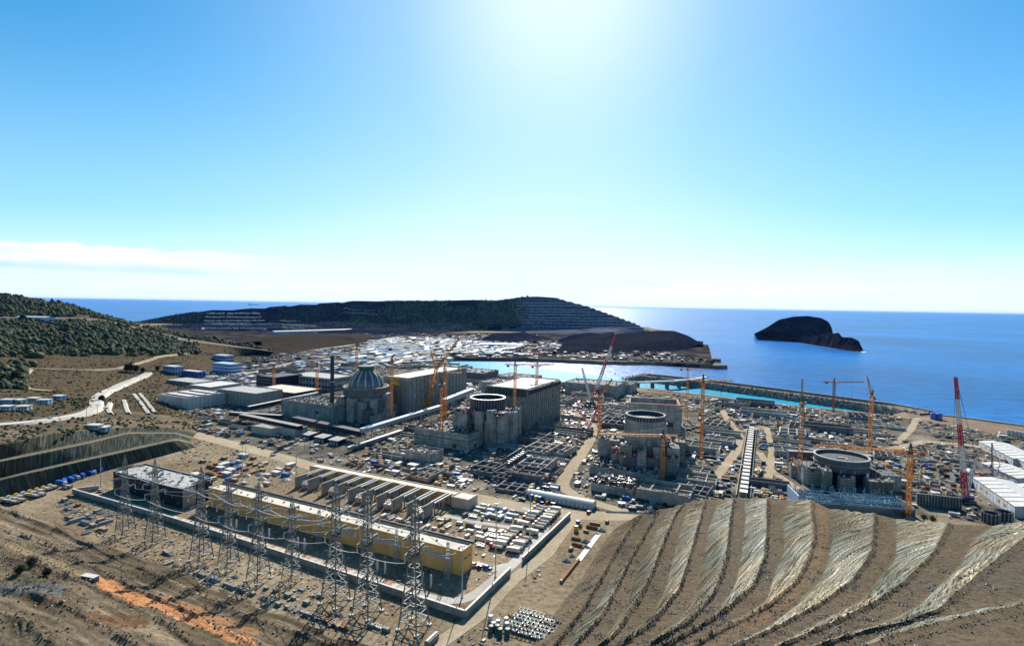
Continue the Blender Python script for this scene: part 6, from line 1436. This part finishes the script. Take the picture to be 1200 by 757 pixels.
# container block, barrels and frames in front
q = random.Random(30); o0 = P(585, 720)
for i in range(3):
    for j in range(5):
        if (i, j) in ((0, 1), (2, 4)): continue
        p = P(598, 707)+BX*(j*3.2+q.uniform(-.5, .5))*1.35+AX*(i*7.4-6)+[0, 0, .03]; c = q.choice(('white', 'white', 'beige', 'terracotta', 'orange'))
        item('container', c, p, TH+R(90)+q.uniform(-.06, .06), 'in the block beside the foot of the terraced hill'); occ(p, -4, 4, -4, 4)
for i in range(18):
    p = P(572+q.uniform(0, 24), 727+q.uniform(0, 18))
    if free(p, 1.5): GRID.setdefault((int(p[0]//10), int(p[1]//10)), []).append((p, 1.5)); item('storage_tank', 'white' if i % 5 else 'green_steel', p, 0, 'in the cluster at the bottom of the picture', .95)
for i in range(4):
    for j in range(6):
        p = P(606, 741)+BX*(j*3.1)+AX*(i*6.6-3); item('storage_rack', q.choice(('dark', 'concrete_dark', 'green_steel')), p, TH+q.uniform(-.04, .04), 'in the rack field left of the terraced hill', 1.0)
for k, (u, v) in enumerate(((640, 486), (645, 484), (650, 482))):
    p = P(u, v); t = thing('truss_stack', 'yellow steel truss stacked beside the striped cladding hall', 'truss', p, TH+R(90), 'yellow trusses by the hall'); occ(p, -14, 14, -3, 3); MB().lat((-13, 0, 2), (13, 0, 2), 3, 3, 8, .7, 'yellow_paint').build('truss', t)
for k, (u, v, c) in enumerate(((625, 583, 'blue'), (630, 584.5, 'yellow_paint'), (634, 585.5, 'blue'), (1083, 546, 'blue'), (1089, 546.5, 'blue'), (677, 620, 'yellow_paint'), (679, 614, 'blue'))):
    p = P(u, v); item('storage_tank', c, p-BX*3, 0, 'before the storage tent' if k < 3 else ('on the bare dirt left of the white sheds' if k < 5 else 'in the cutting beside the tent'), 1.2)
# camp of white blocks
def m_camp(L, c):
    b = MB(); b.box(-L/2, L/2, -6, 6, -.3, 5.6, c)
    b.raw([(-L/2-.4, -6.5, 5.5), (L/2+.4, -6.5, 5.5), (L/2+.4, 0, 7.6), (-L/2-.4, 0, 7.6), (-L/2-.4, 6.5, 5.5), (L/2+.4, 6.5, 5.5)], [(0, 1, 2, 3), (3, 2, 5, 4)], {'white': 'white', 'pale_blue': 'pale_blue'}.get(c, 'roof_grey' if c == 'roof_grey' else 'roof_pale'))
    for s in (-1, 1): b.raw([(s*L/2, -6, 5.6), (s*L/2, 6, 5.6), (s*L/2, 0, 7.5)], [(0, 1, 2)], c)
    for i in range(int(L/4)): b.box(-L/2+1+i*4, -L/2+2.6+i*4, -6.06, -6.01, 1, 2.4, 'glass').box(-L/2+1+i*4, -L/2+2.6+i*4, -6.06, -6.01, 3.6, 4.8, 'glass')
    return b
camp = {}; q = random.Random(77); cw = [P(u, v)[:2] for u, v in ((395, 420), (440, 399), (480, 396), (600, 404), (640, 412), (610, 417), (530, 416), (520, 424), (480, 428), (420, 428))]; k = 0
ca = R(-18); ua = np.array([math.cos(ca), math.sin(ca)]); ub = np.array([-ua[1], ua[0]]); c0 = np.mean(cw, axis=0)
for i in range(-24, 25):
    for j in range(-40, 41):
        p = c0+ua*(i*52+(j % 5)*6)+ub*(j*23+(i % 3)*5)
        if not inpoly(p, cw) or k >= 290 or q.random() < .16: continue
        L, c = q.choice(((40, 'white'), (40, 'concrete_pale'), (30, 'white'), (44, 'pale_blue'), (24, 'beige'), (36, 'roof_grey')))
        if (L, c) not in camp: camp[(L, c)] = o = m_camp(L, c).build('camp_block')
        else: o = camp[(L, c)].copy(); COL.objects.link(o)
        o.location = (*p, 0); o.rotation_euler = (0, 0, ca+q.choice((0, 0, 0, math.pi/2))); k += 1
        tag(o, f"{CN.get(c, 'grey roofed') if c != 'concrete_pale' else 'cream roofed'} {'long' if L >= 40 else 'short'} gabled block in the dense camp beyond the reactors", 'camp building', 'blocks of the workers camp')
for lab, a_, b_, wd in (('very long white hall at the foot of the terraced quarry hill', (322, 391), (415, 388), 40), ('long white roofed hall beyond the camp near the harbour', (562, 406), (612, 407), 34), ('white hall on the ledge across the wooded hill', (20, 375), (55, 375), 24)):
    if 'ledge' in lab: p, e = find(G3, *a_)+[0, 0, 2], find(G3, *b_)+[0, 0, 2]
    else: p, e = P(*a_, 2), P(*b_, 2)
    d = e-p; L = np.linalg.norm(d); t = thing('warehouse', lab, 'warehouse', p, math.atan2(d[1], d[0])); MB().box(0, L, 0, wd, -6, 9, 'pale_blue', 'white').build('wall', t)
    b = MB(); b.raw([(-1, -1, 9), (L+1, -1, 9), (L+1, wd/2, 12), (-1, wd/2, 12), (-1, wd+1, 9), (L+1, wd+1, 9)], [(0, 1, 2, 3), (3, 2, 5, 4)], 'white'); b.build('roof', t)
q = random.Random(9)
for i, (u, v) in enumerate([(5, 373), (12, 374), (62, 374), (70, 375), (84, 374), (95, 374), (104, 376), (210, 398), (222, 400), (10, 470), (24, 471), (40, 468), (52, 470), (8, 478), (30, 480), (70, 465), (112, 500), (122, 503)]):
    p = find(G3, u, v)+[0, 0, .3]; item('site_cabin', 'white' if i % 3 else 'pale_blue', p, q.uniform(-.2, .2), 'on the wooded hill ledge' if v < 380 else ('at the end of the wooded hill' if v < 410 else 'on the plateau left of the site'), 2.0 if v < 410 else 1.5)
# ------------------------------------------------------------------ small clutter nobody could count
def debris(name, label, poly, n, smin, smax, hmax, seed, pal, ang=TH):
    r_ = np.random.default_rng(seed); w_ = np.array([P(u, v)[:2] for u, v in poly]); lo, hi = w_.min(0), w_.max(0); pts = r_.uniform(lo, hi, (n*5, 2))
    ins = np.zeros(len(pts), bool)
    for i in range(len(w_)):
        a, b_ = w_[i], w_[i-1]
        if a[1] != b_[1]: ins ^= ((a[1] > pts[:, 1]) != (b_[1] > pts[:, 1])) & (pts[:, 0] < (b_[0]-a[0])*(pts[:, 1]-a[1])/(b_[1]-a[1])+a[0])
    for o, a, b_, x0, x1, y0, y1 in OCC:
        q_ = pts-o; x = q_@a; y = q_@b_; ins &= ~((x > x0) & (x < x1) & (y > y0) & (y < y1))
    pts = pts[ins]; dn = np.array([fbm(np.array(p[0]*.02), np.array(p[1]*.02), 3, seed) for p in pts]); pts = pts[dn > -.12][:n]
    b = MB()
    for p in pts:
        s_ = r_.uniform(0, 1)**2; L = smin+(smax-smin)*s_; t = r_.random(); c = pal[int(r_.integers(len(pal)))]
        if t < .7: b.rbox((p[0], p[1], 0), L, L*r_.uniform(.25, .7), r_.uniform(.2, hmax)*(.4+.6*s_), ang+r_.choice([0, math.pi/2])+r_.normal(0, .12), c, 0)
        elif t < .88: stone(b, np.r_[p, .1], L*.4, c)
        else: b.bar((p[0], p[1], .3), (p[0]+r_.normal(0, L), p[1]+r_.normal(0, L), .3+r_.uniform(0, 1)), .25, c)
    return tag(b.build(name), label, 'debris', None, 'stuff')
PAL = ['white', 'concrete_pale', 'concrete_pale', 'roof_grey', 'dark', 'dark', 'concrete_dark', 'concrete_dark', 'timber', 'steel', 'rust', 'dark', 'dark_blue', 'roof_pale']
debris('debris', 'loose building material strewn over the reactor construction yard', yard, 22000, .8, 6.5, 3.0, 1, PAL)
debris('debris', 'bits of material and stones over the substation yard', [(86, 577), (545, 719), (666, 604), (630, 588), (470, 566), (300, 528), (200, 505), (215, 535)], 1900, .4, 2.2, .9, 2, ['white', 'concrete_pale', 'rust', 'timber', 'dark', 'rock_pale', 'steel'])
debris('debris', 'stones and scrap on the dirt around the pylon feet', [(60, 590), (86, 582), (545, 724), (620, 660), (640, 660), (600, 757), (430, 757), (260, 692), (140, 645)], 2600, .3, 2.0, .8, 3, ['rock_pale', 'rock', 'rust', 'white', 'dark', 'timber', 'concrete_pale', 'rock_dark'])
debris('debris', 'distant sheds, stores and heaps on the flats around the harbour', [(300, 428), (440, 398), (560, 392), (700, 404), (800, 416), (800, 423), (640, 420), (528, 419), (540, 432), (480, 432)], 2600, 4, 26, 5, 4, ['white', 'white', 'concrete_pale', 'roof_grey', 'dark', 'far_soil', 'pale_blue', 'rust'])
debris('debris', 'distant sheds and spoil on the flat below the quarry terraces', [(230, 420), (262, 400), (330, 393), (470, 391), (640, 392), (600, 402), (470, 396), (400, 404), (330, 416)], 700, 4, 24, 4, 7, ['white', 'concrete_pale', 'roof_grey', 'far_soil', 'dark', 'rock_pale', 'rust'])
debris('debris', 'fallen rocks and heaps at the shore of the low headland', [(640, 408), (720, 416), (830, 420), (838, 427), (700, 421)], 700, 3, 14, 4, 5, ['far_soil', 'rock', 'rock_dark', 'rock_pale'])
debris('debris', 'heaps and scraps on the ground below the plateau road', [(200, 530), (235, 515), (300, 530), (290, 540), (225, 545)], 200, .6, 3, 1.5, 6, ['rock', 'rock_pale', 'dark', 'terracotta'])
# ------------------------------------------------------------------ sheet and pipe on the slope, bushes, trees
pa, pb = P(678, 657), P(701.5, 626); d = pb-pa; L = np.linalg.norm(d); t = thing('geotextile', 'long white sheet laid up the cutting beside the terraced hill', 'sheet', pa, math.atan2(d[1], d[0])); b = MB()
for i in range(16):
    z = .5+.25*math.sin(i*1.3); b.raw([(L*i/16, -1.6, .3), (L*(i+1)/16, -1.6, .3), (L*(i+1)/16, 1.6, .5), (L*i/16, 1.6, z)], [(0, 1, 2, 3)], 'white')
b.build('sheet', t)
pc = P(658, 682); t = thing('steel_pipe', 'long rusty pipe lying below the white sheet', 'pipe', pc); MB().hcyl((0, 0, .7), pa-pc+np.array([0, 0, .7]), .75, 14, 'rust').build('pipe', t); MB().hcyl((-.02, -.04, .7), (-.3, -.6, .7), .95, 14, 'steel').build('flange', t)
p = P(430, 742); 
for (u, v, u2, v2, lab) in ((372, 725, 408, 739, 'long rusty beam lying at the foot of the seventh pylon'),):
    p, e = P(u, v), P(u2, v2); t = thing('steel_beam', lab, 'beam', p); b = MB(); b.bar((0, 0, .3), e-p+np.array([0, 0, .3]), 1.2, 'rust', .15).bar((0, 0, .7), e-p+np.array([0, 0, .7]), .2, 'rust', .7).bar((0, 0, 1.1), e-p+np.array([0, 0, 1.1]), 1.2, 'rust', .15); b.build('flange', t)
p = P(506, 752); t = thing('barrier_block', 'pale concrete block at the foot of the rightmost pylon', 'block', p, TH+R(90)); MB().box(-4, 4, -1.2, 1.2, -.2, 2.4, 'concrete_pale').build('block', t); MB().box(-4.1, 4.1, -.5, .5, 2.41, 2.8, 'white').build('lip', t)
for (u, v, lab) in ((107, 677, 'small pale site hut lying beside the orange soil strip'),):
    p = find(G2, u, v); t = thing('site_hut', lab, 'hut', p, TH+.2); MB().box(-4, 4, -1.3, 1.3, -.6, 2.0, 'concrete_dark').build('wall', t); MB().box(-4.2, 4.2, -1.5, 1.5, 2.01, 2.3, 'white').build('roof', t)
def leafy(root, cx, cy, cz, rx, rz_, n, mats, ls):
    b = MB(); r_ = np.random.default_rng(int(cx*13+cy*7+n))
    for _ in range(n):
        d = r_.normal(0, 1, 3); d /= np.linalg.norm(d); k = r_.uniform(.35, 1.05)*(.8+.35*vnoise(np.array(d[0]*2+9), np.array(d[2]*2+d[1]*2+9), 3)); p_ = np.array([cx+d[0]*rx*k, cy+d[1]*rx*k, cz+d[2]*rz_*k])
        a = r_.normal(0, 1, 3); a /= np.linalg.norm(a); c_ = np.cross(a, r_.normal(0, 1, 3)); c_ /= np.linalg.norm(c_); s_ = ls*r_.uniform(.6, 1.4)
        b.raw([p_-a*s_, p_+c_*s_*.6, p_+a*s_, p_-c_*s_*.6], [(0, 1, 2, 3)], mats[int(r_.integers(len(mats)))])
    return b.build('crown', root)
for k, (u, v, w_, lab) in enumerate(((36, 662, 2.3, 'largest dark bush on the brown hillside'), (22, 671, 2.3, 'low dark bush left of the largest bush on the hillside'), (54, 672, 2.0, 'low dark bush right of the largest bush on the hillside'))):
    p = find(G2, u, v); t = thing('bush', lab, 'bush', p); leafy(t, 0, 0, w_*(.9 if k else 1.3), w_, w_*(.8 if k else 1.35), 1500, ['leaf_dark', 'leaf_dark', 'leaf'], .22)
    b = MB()
    for i in range(5): b.bar((0, 0, -.4), (math.cos(i*1.26)*w_*.6, math.sin(i*1.26)*w_*.6, w_*1.2), .14, 'bark')
    b.build('stem', t)
for k, (u, v, s_) in enumerate(((150, 434, 7), (156, 436, 9), (162, 435, 7), (186, 433, 5), (170, 437, 5), (121, 469, 4), (6, 452, 8), (20, 447, 8))):
    p = find(G3, u, v); t = thing('tree', ['dark tree at the left end of the clump beside the pale road', 'biggest dark tree of the clump beside the pale road', 'dark tree at the right end of the clump beside the pale road', 'small tree left of the grey office', 'small tree between the road clump and grey office', 'small tree inside the pale road bend', 'tree at the frame edge in the green hollow', 'tree in the green hollow beside the dirt track'][k], 'tree', p)
    leafy(t, 0, 0, s_*1.1, s_*.75, s_*.9, 900, ['leaf_dark', 'leaf', 'leaf_dark'], .9); b = MB(); b.cyl((0, 0), s_*.07, s_*.03, -1, s_*1.3, 7, 'bark')
    for i in range(4): b.bar((0, 0, s_*.4), (math.cos(i*1.6)*s_*.5, math.sin(i*1.6)*s_*.5, s_*1.1), s_*.04, 'bark')
    b.build('trunk', t)
for k, (u, v, lab) in enumerate(((1083, 604, 'green shrub below the ribbed retaining wall, beside the orange crane'), (1093, 606, 'green shrub below the ribbed retaining wall, farther from the orange crane'), (1058, 601, 'green shrub at the foot of the rightmost orange crane'))):
    p = P(u, v, 4); t = thing('shrub', lab, 'shrub', p-[0, 0, 4]); leafy(t, 0, 0, 3.0, 2.6, 2.2, 500, ['leaf', 'leaf_dry', 'leaf'], .35); b = MB(); b.bar((0, 0, -.3), (0, 0, 3), .25, 'bark'); b.build('stem', t)

hb = MB(); hb.box(-210000, 210000, -4000, 270000, -14, 262, 'haze'); tag(hb.build('haze'), kind='stuff')
